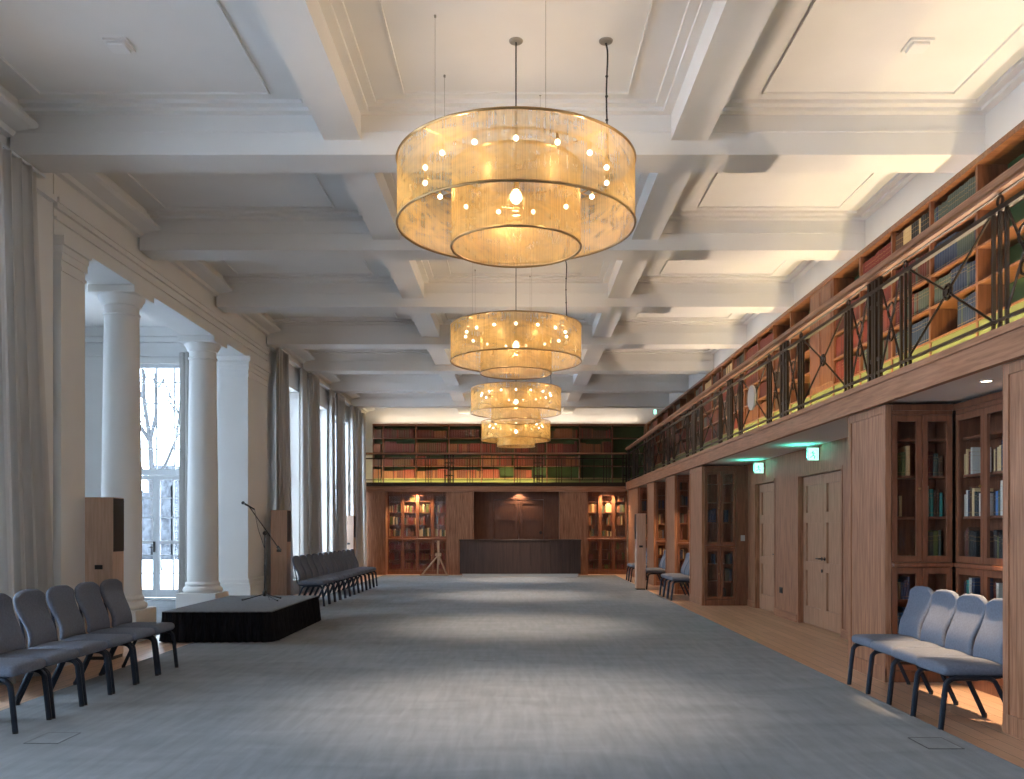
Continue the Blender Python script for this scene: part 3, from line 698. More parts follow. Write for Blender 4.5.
# realise books: the 300 that show largest as things, the rest as one mass
def px_area(B):
    M, lx, ly, lz, w, d, h, col, info, vis, lean = B
    if not vis: return 0
    pts = [M @ Vector((lx + sx * w / 2, ly, lz + zz)) for sx in (-1, 1) for zz in (0, h)]
    if min(p.y for p in pts) < 1: return 0
    us = [516 + p.x / p.y * 875 for p in pts]; vs = [528 - (p.z - 1.5) / p.y * 875 for p in pts]
    cx, cy = sum(us) / 4, sum(vs) / 4
    if not (-2 < cx < 1026 and 0 < cy < 779): return 0
    return (max(us) - min(us)) * (max(vs) - min(vs))
BOOKS.sort(key=px_area, reverse=True)
NB = 300
def book_mesh(w, d, h):
    mb = MB(); c = .0025
    # rounded spine cover shell around a page block, lengthwise along -y -> spine at y=0
    n = 5; out = []
    for k in range(n + 1):
        a = PI * k / n; out.append((-w / 2 * math.cos(a), -min(.008, w * .2) * math.sin(a)))
    out += [(w / 2, d), (w / 2 - c, d), (w / 2 - c, .006), (-w / 2 + c, .006), (-w / 2 + c, d), (-w / 2, d)]
    mb.prism(out, 0, h)
    return mb
book_protos = {}; NAMED = []
for i, B in enumerate(BOOKS[:NB]):
    M, lx, ly, lz, w, d, h, col, info, vis, lean = B
    if col not in book_protos:
        me = bpy.data.meshes.new('book'); bmx = book_mesh(.04, .2, .28); bmesh.ops.recalc_face_normals(bmx.bm, faces=bmx.bm.faces)
        nf = len(bmx.bm.faces)
        bmx.box(-.0172, .0172, .0065, .195, .004, .276)
        bmx.bm.faces.ensure_lookup_table()
        for f in bmx.bm.faces[nf:]: f.material_index = 1
        bmx.bm.to_mesh(me); bmx.bm.free(); me.materials.append(BMAT[col]); me.materials.append(page_m); book_protos[col] = me
    o = bpy.data.objects.new('book', book_protos[col]); COL.objects.link(o)
    o.location = M @ Vector((lx, ly + .008, lz)); o.rotation_euler = (0, 0, M.to_euler().z); o.scale = (w / .04, d / .2, h / .28)
    NAMED.append((o, col, info, 516 + (M @ Vector((lx, ly, lz))).x / (M @ Vector((lx, ly, lz))).y * 875))
NAMED.sort(key=lambda q: q[3]); cnt = {}; tot = {}
for o, col, info, u in NAMED: tot[(col, info)] = tot.get((col, info), 0) + 1
for o, col, info, u in NAMED:
    k = (col, info); cnt[k] = cnt.get(k, 0) + 1
    lab = ('%s %s book from the left, %s' % (ORD[cnt[k] - 1], col, info)) if tot[k] > 1 else 'only %s book %s' % (col, info)
    tag(o, lab, 'book', 'books ' + info)
bms = bmesh.new(); me = bpy.data.meshes.new('book_mass'); cols = list(BOOKCOL)
for B in BOOKS[NB:]:
    M, lx, ly, lz, w, d, h, col, info, vis, lean = B
    rr_ = bmesh.ops.create_cube(bms, size=1)
    T = M @ Matrix.Translation((lx, ly + d / 2, lz + h / 2)) @ Matrix.Diagonal((w, d, h, 1))
    bmesh.ops.transform(bms, matrix=T, verts=rr_['verts'])
    ix = cols.index(col)
    for f in {f for v in rr_['verts'] for f in v.link_faces}: f.material_index = ix
bms.to_mesh(me); bms.free()
for c in cols: me.materials.append(mat(c.replace(' ', '_') + '_plain_cover', tuple(x * .9 + y for x, y in zip(BOOKCOL[c], (.012, .008, .003))), .55))
o = bpy.data.objects.new('shelved_books', me); COL.objects.link(o)
tag(o, 'hundreds of small far books filling the rest of the gallery and niche shelves', 'books', kind='stuff')

# ------------------------------------------------------------------ railings
RH = 4.00
def railing_panel(loc, rz, L, label, disc=False, RH=4.00, plain=False):
    """local: along +x from 0 to L, z from 0 (slab top)"""
    r = empty('railing_panel', loc, rz, label, 'railing', 'wrought iron railing panels of the gallery')
    H = RH - 2.955
    MB().box(0, L, -.012, .012, .07, .095).build('bottom_rail', metal_dark, r, local=True)
    MB().box(0, L, -.022, .022, H - .16, H - .125).build('upper_rail', metal_dark, r, local=True)
    MB().box(0, L, -.014, .014, H - .035, H - .01).build('top_rail', metal_dark, r, local=True)
    zt = H - .13; zb = .07
    f = L / 2.95
    xs = [.60 * f, .69 * f, .78 * f, 2.17 * f, 2.26 * f, 2.35 * f]
    for x in xs: MB().box(x - .012, x + .012, -.012, .012, 0, zt).build('baluster', metal_dark, r, local=True)
    for x in (.03, .13, L - .13, L - .03): MB().box(x - .022, x + .022, -.016, .016, 0, H - .03).build('post', metal_dark, r, local=True)
    for x0, z0 in ((0, .2), (0, H - .3), (L - .16, .2), (L - .16, H - .3)): MB().box(x0, x0 + .16, -.006, .006, z0, z0 + .04).build('post_collar', metal_dark, r, local=True)
    if plain:
        for x in (1.1 * f, 1.475 * f, 1.85 * f): MB().box(x - .009, x + .009, -.009, .009, .08, zt).build('baluster', metal_dark, r, local=True)
    for a, b_, q in () if plain else ((.78 * f, 2.17 * f, 1), (.16, .60 * f, 0), (2.35 * f, L - .16, 0)):
        zc = (zt + zb + .02) / 2; xc = (a + b_) / 2
        for s in (1, -1):
            MB().tube([(a, 0, zc - s * (zc - zb - .02)), (xc, 0, zc), (b_, 0, zc + s * (zt - .025 - zc))], .011, 6).build('diagonal_bar', metal_dark, r, local=True)
        if q:
            if disc: d = MB().disc((xc, .035, zc), .185, .03, 'y').build('medallion', plate_white, r, local=True, label='round white medallion')
            MB().ring((xc, 0, zc), .06, .014, 'y', 20).disc((xc, 0, zc), .03, .03, 'y', 14).build('rosette', metal_dark, r, local=True)
        else:
            MB().ring((xc, 0, zc + .12), .07, .010, 'y', 20).build('scroll', metal_dark, r, local=True); MB().ring((xc, 0, zc - .12), .05, .010, 'y', 18).build('scroll', metal_dark, r, local=True)
    for x in (.69 * f, 2.26 * f): MB().ring((x, 0, H - .083), .035, .010, 'y', 18).build('ring_finial', metal_dark, r, local=True)
    return r
ys = 5.78; k = 0
while ys + 2.95 < 27:
    if k == 0: rp0 = r = railing_panel((XR - .02, ys, 2.955), PI/2, 2.95, '')
    elif k == 2: r = railing_panel((XR - .02, ys, 2.955), PI/2, 2.95, '', True)
    else: r = copy_tree(rp0); r.location = (XR - .02, ys, 2.955)
    r['label'] = 'crossed iron railing panel' + (' with round white medallion' if k == 2 else '') + ', %s from the camera on the side gallery' % ORD[k]
    ys += 2.95; k += 1
railing_panel((XR - .02, ys, 2.955), PI/2, YB - .05 - ys, 'short iron railing panel of the side gallery in the far corner')
LBK = (XR - .05 + 4.98) / 3
for k in range(3):
    railing_panel((-4.98 + LBK * k, YB - .03, 2.955), 0, LBK, 'iron railing panel of the rear gallery, %s' % ['at the window wall', 'above the reception desk', 'near the side gallery'][k], False, 3.86, True)
hr = MB().box(XR - .11, XR, 5.3, YB - .05, RH - .01, RH + .055, .018, 2).box(XR - .08, XR - .02, 5.3, YB - .05, RH - .03, RH - .01)
tag(hr.build('handrail', oak_y), 'long polished wooden handrail on the side gallery railing', 'handrail')
hr = MB().box(-4.99, XR - .08, YB - .085, YB + .03, 3.86, 3.905, .014, 2)
tag(hr.build('handrail', oak_x), 'wooden handrail on the rear gallery railing', 'handrail')

# ------------------------------------------------------------------ chandeliers
def drum(rad, z0, z1, r, name):
    me = bpy.data.meshes.new(name); bm = bmesh.new(); n = 96; uvl = bm.loops.layers.uv.new('UVMap')
    lo = [bm.verts.new((rad * math.cos(2 * PI * k / n), rad * math.sin(2 * PI * k / n), z0)) for k in range(n)]
    hi = [bm.verts.new((rad * math.cos(2 * PI * k / n), rad * math.sin(2 * PI * k / n), z1)) for k in range(n)]
    for k in range(n):
        f = bm.faces.new((lo[k], lo[(k + 1) % n], hi[(k + 1) % n], hi[k])); f.smooth = True
        for l, (u, v) in zip(f.loops, ((k / n, 0), ((k + 1) / n, 0), ((k + 1) / n, 1), (k / n, 1))): l[uvl].uv = (u * rad, v)
    bm.to_mesh(me); bm.free(); me.materials.append(shade)
    o = bpy.data.objects.new(name, me); COL.objects.link(o); o.parent = r; return o
def make_chandelier():
    r = empty('chandelier', (0, 7.4, 3.89), 0, '', 'chandelier', 'golden double drum chandeliers')
    Z = lambda z: z - 3.89
    RO, RI = .998, .545
    o = drum(RO, Z(4.045), Z(4.575), r, 'outer_shade')
    for z_ in (4.045, 4.575): MB().ring((0, 0, Z(z_)), RO, .011, n=96).build('rim', brass, o, local=True, smooth=True)
    o = drum(RI, Z(3.87), Z(4.53), r, 'inner_shade')
    for z_ in (3.87, 4.53): MB().ring((0, 0, Z(z_)), RI, .011, n=72).build('rim', brass, o, local=True, smooth=True)
    f = MB()
    for k in range(4):
        a = PI / 4 + PI / 2 * k; c, s = math.cos(a), math.sin(a)
        f.tube([(0, 0, Z(4.56)), (RO * c, RO * s, Z(4.56))], .007, 6)
    f.ring((0, 0, Z(4.53)), .78, .007, n=72)
    f.build('support_frame', brass, r, local=True)
    for k in range(15):
        a = 2 * PI * (k + .25) / 15; c, s = .78 * math.cos(a), .78 * math.sin(a)
        ho = MB().lathe([(.012, Z(4.47)), (.014, Z(4.51)), (.010, Z(4.53))], (c, s), 8).build('bulb_holder', brass, r, local=True)
        MB().sphere((c, s, Z(4.45)), .021, 8, 6).build('bulb', bulb_m, ho, local=True, smooth=True)
    ho = MB().lathe([(.02, Z(4.36)), (.025, Z(4.40)), (.015, Z(4.46)), (.008, Z(4.56))], (0, 0), 10).build('bulb_holder', brass, r, local=True)
    MB().lathe([(.01, Z(4.24)), (.04, Z(4.26)), (.052, Z(4.29)), (.04, Z(4.33)), (.02, Z(4.36))], (0, 0), 12).build('bulb', bulb_m, ho, local=True, smooth=True)
    cg = MB()
    for k in range(12):
        a = 2 * PI * k / 12; cg.tube([(.025 * math.cos(a), .025 * math.sin(a), Z(4.38)), (.075 * math.cos(a), .075 * math.sin(a), Z(4.28)), (.06 * math.cos(a), .06 * math.sin(a), Z(4.16))], .003, 4)
    cg.ring((0, 0, Z(4.16)), .06, .004, n=20).build('bulb_cage', brass, r, local=True)
    cd = MB().tube([(0, 0, Z(HC - .01)), (0, 0, Z(4.56))], .007, 6).build('cord', black, r, local=True)
    MB().lathe([(.05, Z(HC - .014)), (.058, Z(HC - .008)), (.06, Z(HC))], (0, 0), 20).build('ceiling_rose', metal_grey, r, local=True)
    c2 = smooth_path([(.76, 0, Z(HC - .02)), (.775, 0, Z(HC - .12)), (.765, 0, Z(5.2)), (.77, 0, Z(4.9)), (.78, 0, Z(4.56))], 4)
    MB().tube(c2, .008, 6).sphere((.768, 0, Z(5.32)), .013).sphere((.766, 0, Z(5.15)), .013).sphere((.768, 0, Z(4.95)), .013).build('power_cable', black, r, local=True)
    MB().lathe([(.05, Z(HC - .014)), (.058, Z(HC - .008)), (.06, Z(HC))], (.76, 0), 20).build('ceiling_rose', metal_grey, r, local=True)
    w = MB()
    for wx, wy in ((-.65, -.37), (-.65, .56), (.23, .90), (.23, -.62)):
        MB().tube([(wx, wy, Z(HC)), (wx, wy, Z(4.56))], .0018, 4).lathe([(.010, Z(HC - .02)), (.010, Z(HC))], (wx, wy), 8).build('suspension_wire', metal_grey, r, local=True)
    point_light('inner_lamp', (0, 0, Z(4.28)), 8, WARM, .05, r)
    for k in range(5):
        a = 2 * PI * (k + .3) / 5; point_light('ring_lamp', (.78 * math.cos(a), .78 * math.sin(a), Z(4.43)), 5.6, WARM, .02, r)
    sp_ = spot_light('down_lamp', (0, 0, Z(4.2)), 1000, (1.0, .80, .62), math.radians(62), 1.0, .15); sp_.parent = r
    return r
ch = make_chandelier()
clab = ['largest looking golden double drum chandelier, nearest the camera', 'second golden drum chandelier, below and behind the nearest', 'third golden drum chandelier down the hall', 'furthest golden drum chandelier, in front of the rear gallery']
for k in range(4):
    c = ch if k == 0 else copy_tree(ch)
    c.location = (0, 7.4 + 6.0 * k, 3.89); c['label'] = clab[k]

# ------------------------------------------------------------------ chairs
def make_chair():
    r = empty('conference_chair', (0, 0, 0), 0, '', 'chair', '')
    m_ = MB().box(-.235, .255, -.238, .238, .402, .480, .038, 4)
    bmesh.ops.subdivide_edges(m_.bm, edges=[e for e in m_.bm.edges if e.calc_length() > .2], cuts=5, use_grid_fill=True)
    for v in m_.bm.verts:
        if v.co.z > .445: v.co.z += .022 * max(0, 1 - (v.co.y / .238) ** 2) * max(0, 1 - ((v.co.x - .01) / .26) ** 4)
    m_.build('seat', fabric, r, local=True, smooth=True)
    MB().box(-.20, .20, -.215, .215, .397, .416).build('seat_pan', chair_metal, r, local=True)
    bm_ = MB(); nu, nv = 10, 14; grid = []
    for j in range(nv + 1):
        t_ = j / nv; z = .475 + .485 * t_
        hw = 0.217 + .015 * math.cos((t_ - .82) / .55 * PI) if t_ < .82 else .232
        if t_ > .84: q = (t_ - .84) / .16; hw *= (1 - (q * .88) ** 3.2) ** .5
        xb = -.215 - .10 * t_ + .026 * math.sin(2 * PI * t_ * .95 + .3)
        row = []
        for i_ in range(nu + 1):
            u = -1 + 2 * i_ / nu; row.append(bm_.bm.verts.new((xb - .022 * (1 - u * u), u * hw, z - (.012 * u * u if t_ > .9 else 0))))
        grid.append(row)
    for j in range(nv):
        for i_ in range(nu): bm_.bm.faces.new((grid[j][i_], grid[j][i_ + 1], grid[j + 1][i_ + 1], grid[j + 1][i_]))
    bk = bm_.build('backrest', fabric, r, local=True, smooth=True)
    md = bk.modifiers.new('thickness', 'SOLIDIFY'); md.thickness = .045; md.offset = 0
    md = bk.modifiers.new('round', 'SUBSURF'); md.levels = 1; md.render_levels = 1
    for s in (-1, 1):
        y_ = s * .228
        p = smooth_path([(.0, y_, .388), (.10, y_, .389), (.18, y_, .385), (.222, y_, .355), (.236, y_, .30), (.268, y_, .012)], 4)
        lg = MB().tube(p, .021, 8).build('leg', chair_metal, r, local=True, smooth=True)
        MB().lathe([(.02, 0), (.02, .018), (.017, .03)], (.268, y_), 10).build('foot_cap', black, lg, local=True)
        p = smooth_path([(.0, y_, .388), (-.06, y_, .388), (-.115, y_, .375), (-.155, y_, .32), (-.30, y_, .012)], 4)
        lg = MB().tube(p, .018, 8).build('leg', chair_metal, r, local=True, smooth=True)
        MB().lathe([(.019, 0), (.019, .018), (.016, .03)], (-.30, y_), 10).build('foot_cap', black, lg, local=True)
        p = smooth_path([(-.10, s * .215, .392), (-.20, s * .212, .40), (-.255, s * .19, .46), (-.285, s * .17, .60), (-.34, s * .165, .84)], 4)
        MB().tube(p, .011, 6).build('back_frame', chair_metal, r, local=True, smooth=True)
    MB().tube([(-.09, -.22, .385), (-.09, .22, .385)], .012, 6).tube([(.10, -.22, .385), (.10, .22, .385)], .012, 6).build('seat_rail', chair_metal, r, local=True)
    return r
pc = make_chair(); first = [True]
def place_chair(x, y, rz, label, group):
    c = pc if first[0] else copy_tree(pc); first[0] = False
    c.location = (x, y, .012 if -4.2 < x < 3.1 else 0); c.rotation_euler = (0, 0, rz); c['label'] = label; c['group'] = group
for k in range(6):
    place_chair(-3.89, 6.56 + .51 * k, 0, 'grey conference chair of the near window side row, %s from the camera' % ORD[k], 'near row of chairs on the window side')
for k in range(12):
    place_chair(-3.91 + .008 * k, 16.84 + .482 * k, 0, 'dark grey conference chair of the far window side row, %s from the camera' % ORD[k], 'far row of chairs beyond the stage')
for k in range(4):
    place_chair(3.41 + .018 * k, 6.70 + .488 * k, PI, 'blue grey conference chair in front of the near niche, %s from the camera' % ORD[k], 'four blue grey chairs at the near niche')
for k in range(3):
    place_chair(3.48, 18.32 + .49 * k, PI, 'blue grey chair in front of the first niche past the doors, %s of three' % ORD[k], 'three chairs at the first far niche')
for k in range(2):
    place_chair(3.45, 21.55 + .49 * k, PI, 'blue grey chair behind the tall speaker at the second far niche, %s of two' % ['nearer', 'further'][k], 'two chairs at the second far niche')
for k in range(2):
    place_chair(3.45, 24.5 + .49 * k, PI, 'chair at the third far niche near the end wall, %s of two' % ['nearer', 'further'][k], 'two chairs at the third far niche')

# ------------------------------------------------------------------ speakers
def speaker(x0, x1, y0, y1, side, label):
    z = .012 if side < 0 else 0
    z = 0
    r = empty('speaker', ((x0 + x1) / 2, (y0 + y1) / 2, z), 0, label, 'speaker', 'tall wooden column speakers')
    H = 1.85
    MB().box(x0, x1, y0, y1, .04, H, .006, 2).build('cabinet', speaker_wood, r)
    MB().box(x0 + .01, x1 - .01, y0 + .01, y1 - .01, 0, .04).build('base', black, r)
    xg = x1 if side > 0 else x0
    g = MB().box(min(xg, xg + side * .006), max(xg, xg + side * .006), y0 + .012, y1 - .012, H - .62, H - .012)
    for k in range(20): g.box(min(xg + side * .006, xg + side * .009), max(xg + side * .006, xg + side * .009), y0 + .012, y1 - .012, H - .60 + k * .029, H - .59 + k * .029)
    g.build('grille', black, r)
    xc = (x0 + x1) / 2
    MB().box(xc - .045, xc + .045, y0 - .006, y0, 1.03, 1.08, .002).build('connector_plate', black, r)
    MB().box(x0 + .03, x1 - .03, y0 - .003, y0, .30, .303).box(x0 + .03, x1 - .03, y0 - .003, y0, 1.20, 1.203).box(x0 + .03, x0 + .033, y0 - .003, y0, .30, 1.20).box(x1 - .033, x1 - .03, y0 - .003, y0, .30, 1.20).build('access_panel', speaker_wood, r)
speaker(-4.90, -4.58, 9.94, 10.22, 1, 'tall narrow wooden speaker behind the near chairs beside the first column')
speaker(-4.80, -4.48, 17.12, 17.40, 1, 'tall narrow wooden speaker behind the stage, beside the first far curtain')
speaker(-4.90, -4.60, 24.80, 25.08, 1, 'tall narrow wooden speaker by the curtains at the end of the far chair row')
speaker(2.90, 3.13, 21.5 - .40, 21.5 - .12, -1, 'tall narrow wooden speaker on the carpet edge before the second far niche')

# ------------------------------------------------------------------ curtains
def curtain(y0, y1, label, flare=.22, top=5.10, n=7, xw=-4.99, out=.12, seed=0, flip=1, axis='y', amp=.055):
    rr = random.Random(seed); mb = MB(); nu, nz = n * 10, 26; rows = []
    ph = [rr.uniform(-.6, .6) for _ in range(n + 2)]
    for j in range(nz + 1):
        t_ = j / nz; z = .03 + (top - .03) * t_; q = (1 - t_) ** 1.2
        a = y0 - (flare * q if flip < 0 else .04 * q); b_ = y1 + (flare * q if flip > 0 else .04 * q)
        row = []
        for i_ in range(nu + 1):
            u = i_ / nu; f = u * n; w = math.sin(2 * PI * f + ph[int(f)] * math.sin(PI * (f % 1)) + .35 * math.sin(3 * t_ + f)); A = amp * (.75 + .45 * q)
            xx = xw + out + .03 * q + A * w; yy = a + (b_ - a) * u + .018 * math.cos(4 * PI * f)
            row.append(mb.bm.verts.new((xx, yy, z) if axis == 'y' else (yy, xx, z)))
        rows.append(row)
    for j in range(nz):
        for i_ in range(nu): mb.bm.faces.new((rows[j][i_], rows[j][i_ + 1], rows[j + 1][i_ + 1], rows[j + 1][i_]))
    o = mb.build('curtain', curtain_m, smooth=True); tag(o, label, 'curtain', 'long grey curtains')
    md = o.modifiers.new('thickness', 'SOLIDIFY'); md.thickness = .006
    return o
curtain(7.55, 8.80, 'wide grey curtain nearest the camera, at the left edge of the view', .30, 5.08, 7, out=.16, seed=1, amp=.06)
curtain(5.95, 6.75, 'grey curtain on the camera side of the nearest window pair', .1, 5.08, 6, seed=2)
curtain(17.55, 18.35, 'grey curtain directly behind the wooden speaker past the stage', .25, 5.12, 7, seed=3, out=.20)
gaps = [(19.72, 20.25, 20.36, 21.30), (22.85, 23.32, 23.42, 24.45), (25.75, 26.15, 26.25, 27.0)]
gl_ = ['behind the near half of the far chair row', 'behind the far half of the far chair row', 'beyond the third speaker']
for k, (a, b_, c, d) in enumerate(gaps):
    curtain(a, b_, 'narrow daylit curtain %s, nearer of its pair' % gl_[k], .05, 5.12, 4, seed=10 + k, flip=-1, out=.13)
    curtain(c, d, 'fuller grey curtain %s, further of its pair' % gl_[k], .18, 5.12, 6, seed=20 + k, out=.19)
curtain(28.05 - .6, 27.9, 'last grey curtain in the corner against the end wall', .02, 5.12, 4, seed=30, out=.16)
curtain(-6.92, -6.42, 'grey curtain right of the glazed alcove door', .05, 5.1, 5, xw=18.1, out=-.16, seed=31, axis='x')
for a, b_, l in ((5.9, 9.05, 'nearest'), (17.9, 27.95, 'far')):
    tag(MB().box(-4.94, -4.86, a, b_, 5.115, 5.14).build('curtain_track', white_paint), 'thin white curtain track over the %s windows' % l, 'curtain track')

# ------------------------------------------------------------------ stage and microphone stand
r = empty('stage', (-3.92, 12.8, 0), 0, 'low platform with grey top and pleated black skirt', 'stage')
sx0, sx1, sy0, sy1 = -4.62, -3.2, 11.42, 14.15
MB().box(sx0, sx1, sy0, sy1, .365, .41, .006).build('platform_top', stage_top_m, r)
sk = MB(); pts = []
per = [((sx0, sy0), (sx1, sy0), (0, -1)), ((sx1, sy0), (sx1, sy1), (1, 0)), ((sx1, sy1), (sx0, sy1), (0, 1)), ((sx0, sy1), (sx0, sy0), (-1, 0))]
lo, hi = [], []
for (a, b_, nrm) in per:
    Ln = math.hypot(b_[0] - a[0], b_[1] - a[1]); N = int(Ln / .02)
    for i_ in range(N):
        t_ = i_ / N; w = .5 + .5 * math.sin(t_ * Ln / .11 * 2 * PI); s = min(1, t_ * N / 4, (1 - t_) * N / 4)
        for L_, am, z in ((lo, .06 * w * s + .02, .016), (hi, .022 * w * s + .002, .40)):
            L_.append(sk.bm.verts.new((a[0] + (b_[0] - a[0]) * t_ + nrm[0] * am, a[1] + (b_[1] - a[1]) * t_ + nrm[1] * am, z)))
for i_ in range(len(lo)):
    j = (i_ + 1) % len(lo); sk.bm.faces.new((lo[i_], lo[j], hi[j], hi[i_]))
sk.build('pleated_skirt', black_cloth, r, smooth=True)
f = MB()
for x in (sx0 + .1, sx1 - .1):
    for y_ in (sy0 + .1, sy1 - .1, (sy0 + sy1) / 2): f.box(x - .025, x + .025, y_ - .025, y_ + .025, 0.012, .365)
f.build('support_frame', black, r)
r = empty('microphone_stand', (-3.79, 13.2, .41), 0, 'black boom microphone stand on the stage', 'microphone stand')
mx_, my_ = -3.79, 13.2
MB().tube([(mx_, my_, .50), (mx_, my_, 1.42)], .009, 8).tube([(mx_, my_, .50), (mx_, my_, .95)], .013, 8).build('pole', black, r)
MB().lathe([(.02, .47), (.035, .49), (.035, .53), (.02, .56)], (mx_, my_), 12).build('hub', black, r)
for a in (195, 320, 60):
    c, s = math.cos(math.radians(a)), math.sin(math.radians(a))
    lg = MB().tube([(mx_ + .02 * c, my_ + .02 * s, .50), (mx_ + .32 * c, my_ + .32 * s, .42)], .009, 6).build('leg', black, r)
    MB().sphere((mx_ + .325 * c, my_ + .325 * s, .423), .013).build('rubber_foot', black, lg)
MB().sphere((mx_, my_, 1.42), .032, 10, 8).disc((mx_, my_ - .03, 1.42), .022, .03, 'y', 10).build('boom_clutch', black, r, smooth=True)
p0 = Vector((mx_ + .22, my_, 1.18)); p1 = Vector((mx_ - .24, my_, 1.83))
MB().tube([p0, p1], .008, 8).build('boom_arm', black, r)
MB().tube([p0 + (p0 - p1).normalized() * .03, p0 - (p0 - p1).normalized() * .05], .022, 10).build('counterweight', black, r)
mcd = Vector((-.75, 0, .42)).normalized(); hd = p1 + mcd * .10
MB().tube([p1 - mcd * .10, p1 + mcd * .07], .010, 10, .016).sphere(hd, .026, 10, 8).build('microphone', black, r, smooth=True, label='black handheld microphone in its clip')
cbl = smooth_path([p1 - mcd * .1, (mx_ - .1, my_ - .01, 1.50), (mx_ + .02, my_ - .02, 1.1), (mx_ + .03, my_ - .02, .6), (mx_ + .1, my_ - .1, .42)], 5)
MB().tube(cbl, .004, 5).build('cable', black, r)

# ------------------------------------------------------------------ reception desk, wooden tripod
r = empty('reception_desk', (.12, 26.75, 0), 0, 'long dark brown reception desk in front of the end door', 'desk')
d = MB()
for k in range(12):
    a = -1.70 + 3.66 * k / 12; d.box(a + .004, a + 3.66 / 12 - .004, 26.42, 26.46, .12, 1.12, .003)
d.build('front_panelling', dark_panel, r)
MB().box(-1.70, 1.96, 26.46, 27.05, .12, 1.12).box(-1.72, 1.98, 26.40, 27.10, 1.12, 1.15, .004).build('counter', dark_panel, r)
MB().box(-1.62, 1.88, 26.44, 27.0, .012, .12).build('plinth', stone_light, r)
r = empty('wooden_tripod', (-2.75, 27.5, 0), 0, 'small pale wooden tripod stand in front of the left end bookcase', 'stand')
cx, cy = -2.42, 27.35
MB().box(cx - .035, cx + .035, cy - .03, cy + .03, .35, 1.10, .006).build('upright_post', easel_wood, r)
MB().box(cx - .11, cx + .09, cy - .05, cy + .05, .62, .72, .01).build('head_block', easel_wood, r)
for dx_, dy_ in ((-.52, -.05), (.26, .0), (-.05, .22)):
    MB().tube([(cx, cy, .66), (cx + dx_, cy + dy_, .03)], .030, 6).build('leg', easel_wood, r)
MB().tube([(cx - .58, cy - .06, .035), (cx + .30, cy, .035)], .028, 6).build('foot_bar', easel_wood, r)

# ------------------------------------------------------------------ exit signs, fixtures, switches
def exit_sign(x, y, z, label):
    r = empty('exit_sign', (x, y, z), 0, label, 'exit sign', 'lit emergency exit signs')
    MB().box(x - .085, x + .085, y, y + .045, z, z + .20, .006).box(x + .08, 4.48, y + .012, y + .032, z + .085, z + .115).build('sign_box', plate_white, r)
    MB().box(x - .076, x + .076, y - .004, y, z + .010, z + .190).build('sign_face', exit_face, r)
    g = MB(); yy0, yy1 = y - .007, y - .004; z -= .018
    g.box(x + .050, x + .055, yy0, yy1, z + .05, z + .18).box(x + .015, x + .055, yy0, yy1, z + .175, z + .18)
    g.build('door_symbol', exit_green, r); g = MB()
    g.tube([(x - .005, yy1, z + .165), (x - .012, yy1, z + .145), (x - .005, yy1, z + .10), (x + .02, yy1, z + .085), (x + .012, yy1, z + .05)], .009, 6)
    g.tube([(x - .008, yy1, z + .10), (x - .03, yy1, z + .075), (x - .055, yy1, z + .07)], .006, 5)
    g.tube([(x - .045, yy1, z + .13), (x - .012, yy1, z + .14), (x + .025, yy1, z + .125)], .005, 5)
    g.build('running_figure', exit_green, r)
    area_light('sign_glow_fill', (x - .15, y + .02, z + .05), (PI, 0, 0), .10, .05, 2.2, (.08, 1.0, .70), 2.6)  # added light floating beside the sign, throws green on the soffit
exit_sign(4.385, 12.9, 2.49, 'glowing white and green exit sign above the nearer double door')
exit_sign(4.375, 15.75, 2.48, 'glowing white and green exit sign above the further door')
r = empty('exit_sign', (4.30, 26.9, 5.0), 0, 'tiny green exit sign high in the far corner above the bookcases', 'exit sign')
MB().box(4.22, 4.58, 26.9, 26.94, 4.99, 5.15).build('sign_box', plate_white, r); MB().box(4.23, 4.32, 26.895, 26.9, 5.0, 5.14).build('sign_face', exit_face, r)

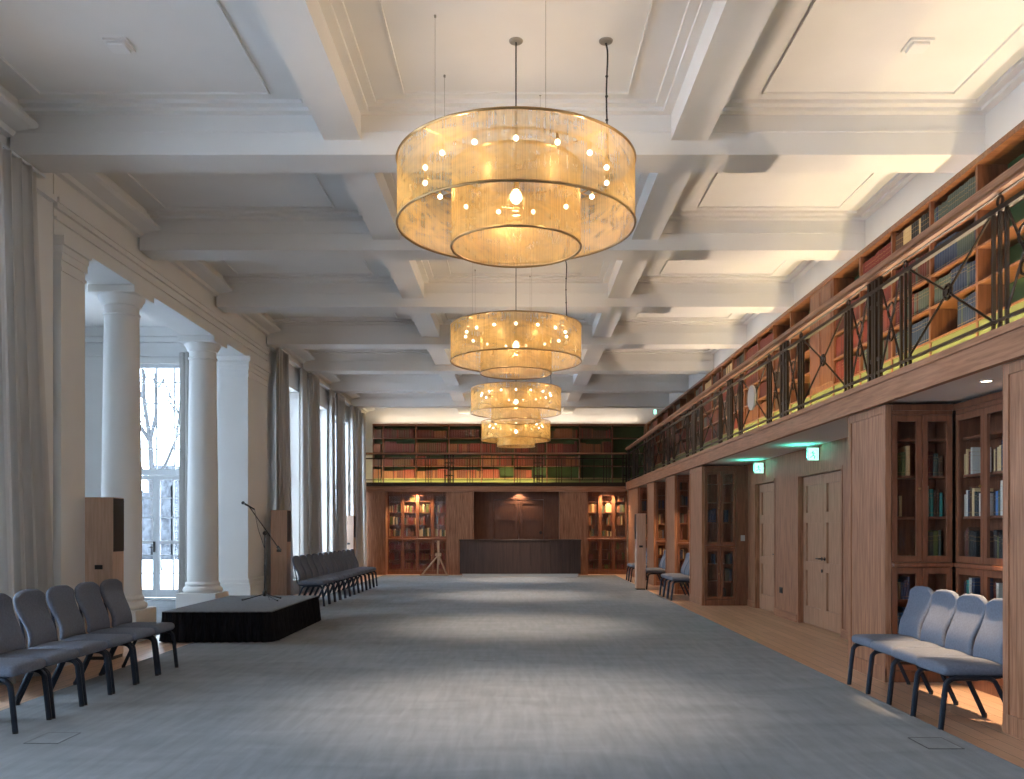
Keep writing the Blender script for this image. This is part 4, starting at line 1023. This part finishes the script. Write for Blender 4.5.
fix_white = mat('white_fixture_enamel', (.78, .77, .75), .5)
def ceiling_fixture(x, y, label):
    r = empty('ceiling_fixture', (x, y, HC), 0, label, 'ceiling fixture', 'small square fixtures in the ceiling panels')
    MB().box(x - .10, x + .10, y - .10, y + .10, HC - .02, HC).build('frame', fix_white, r)
    MB().box(x - .075, x + .075, y - .075, y + .075, HC - .045, HC - .02, .006).build('cover', fix_white, r)
ceiling_fixture(3.42, 7.45, 'small square white fixture in the nearest ceiling panel on the gallery side')
ceiling_fixture(-3.38, 7.45, 'small square white fixture in the nearest ceiling panel on the window side')
def downlight(x, y, label, power, z=2.73, size=1.7):
    r = empty('downlight', (x, y, z), 0, label, 'downlight', 'round recessed downlights under the gallery')
    MB().ring((x, y, z - .004), .05, .008, n=24).build('bezel', plate_white, r)
    MB().disc((x, y, z - .004), .044, .006, 'z', 20).build('lens', downlight_m, r)
    spot_light('downlight_lamp', (x, y, z - .03), power, (1, .68, .40), size, .5)
downlight(3.92, 7.29, 'lit round downlight over the near niche with the four chairs', 520, size=.80)
for a, b_, l in NICHES[1:]: downlight(3.92, (a + b_) / 2, 'lit round downlight over ' + l, 130)
downlight(-3.2, 28.18, 'lit round downlight over the left end wall bookcase', 160, size=2.3)
downlight(0.1, 28.18, 'added round downlight over the dark double door', 40, size=2.2)  # added to brighten the dark door, no fitting known here
downlight(2.95, 28.18, 'lit round downlight over the right end wall bookcase', 160, size=2.3)
tag(MB().box(4.34, 4.42, 16.89, 16.90, 1.25, 1.36, .002).build('light_switch', plate_white), 'small white light switch on the reddish panel by the end bookcase', 'switch')
tag(MB().box(4.47, 4.48, 14.70, 14.86, .40, .50, .002).box(4.465, 4.47, 14.72, 14.77, .42, .48).box(4.465, 4.47, 14.79, 14.84, .42, .48).build('power_socket', black), 'dark power socket low on the wall between the two oak doors', 'socket')
def floor_box(x, y, label):
    m_ = MB(); frame(m_, x - .12, x + .12, y - .16, y + .16, .005, .012, .0145)
    r = tag(m_.build('floor_box', black), label, 'floor socket lid', 'carpeted floor socket lids')
    MB().box(x - .115, x + .115, y - .155, y + .155, .012, .0135).build('lid', carpet, r)
floor_box(-.35, 9.95, 'square socket lid in the carpet in the middle of the hall')
floor_box(2.90, 6.05, 'square socket lid in the carpet by the nearest blue chair')
floor_box(-3.28, 6.2, 'square socket lid in the carpet in front of the nearest window side chair')
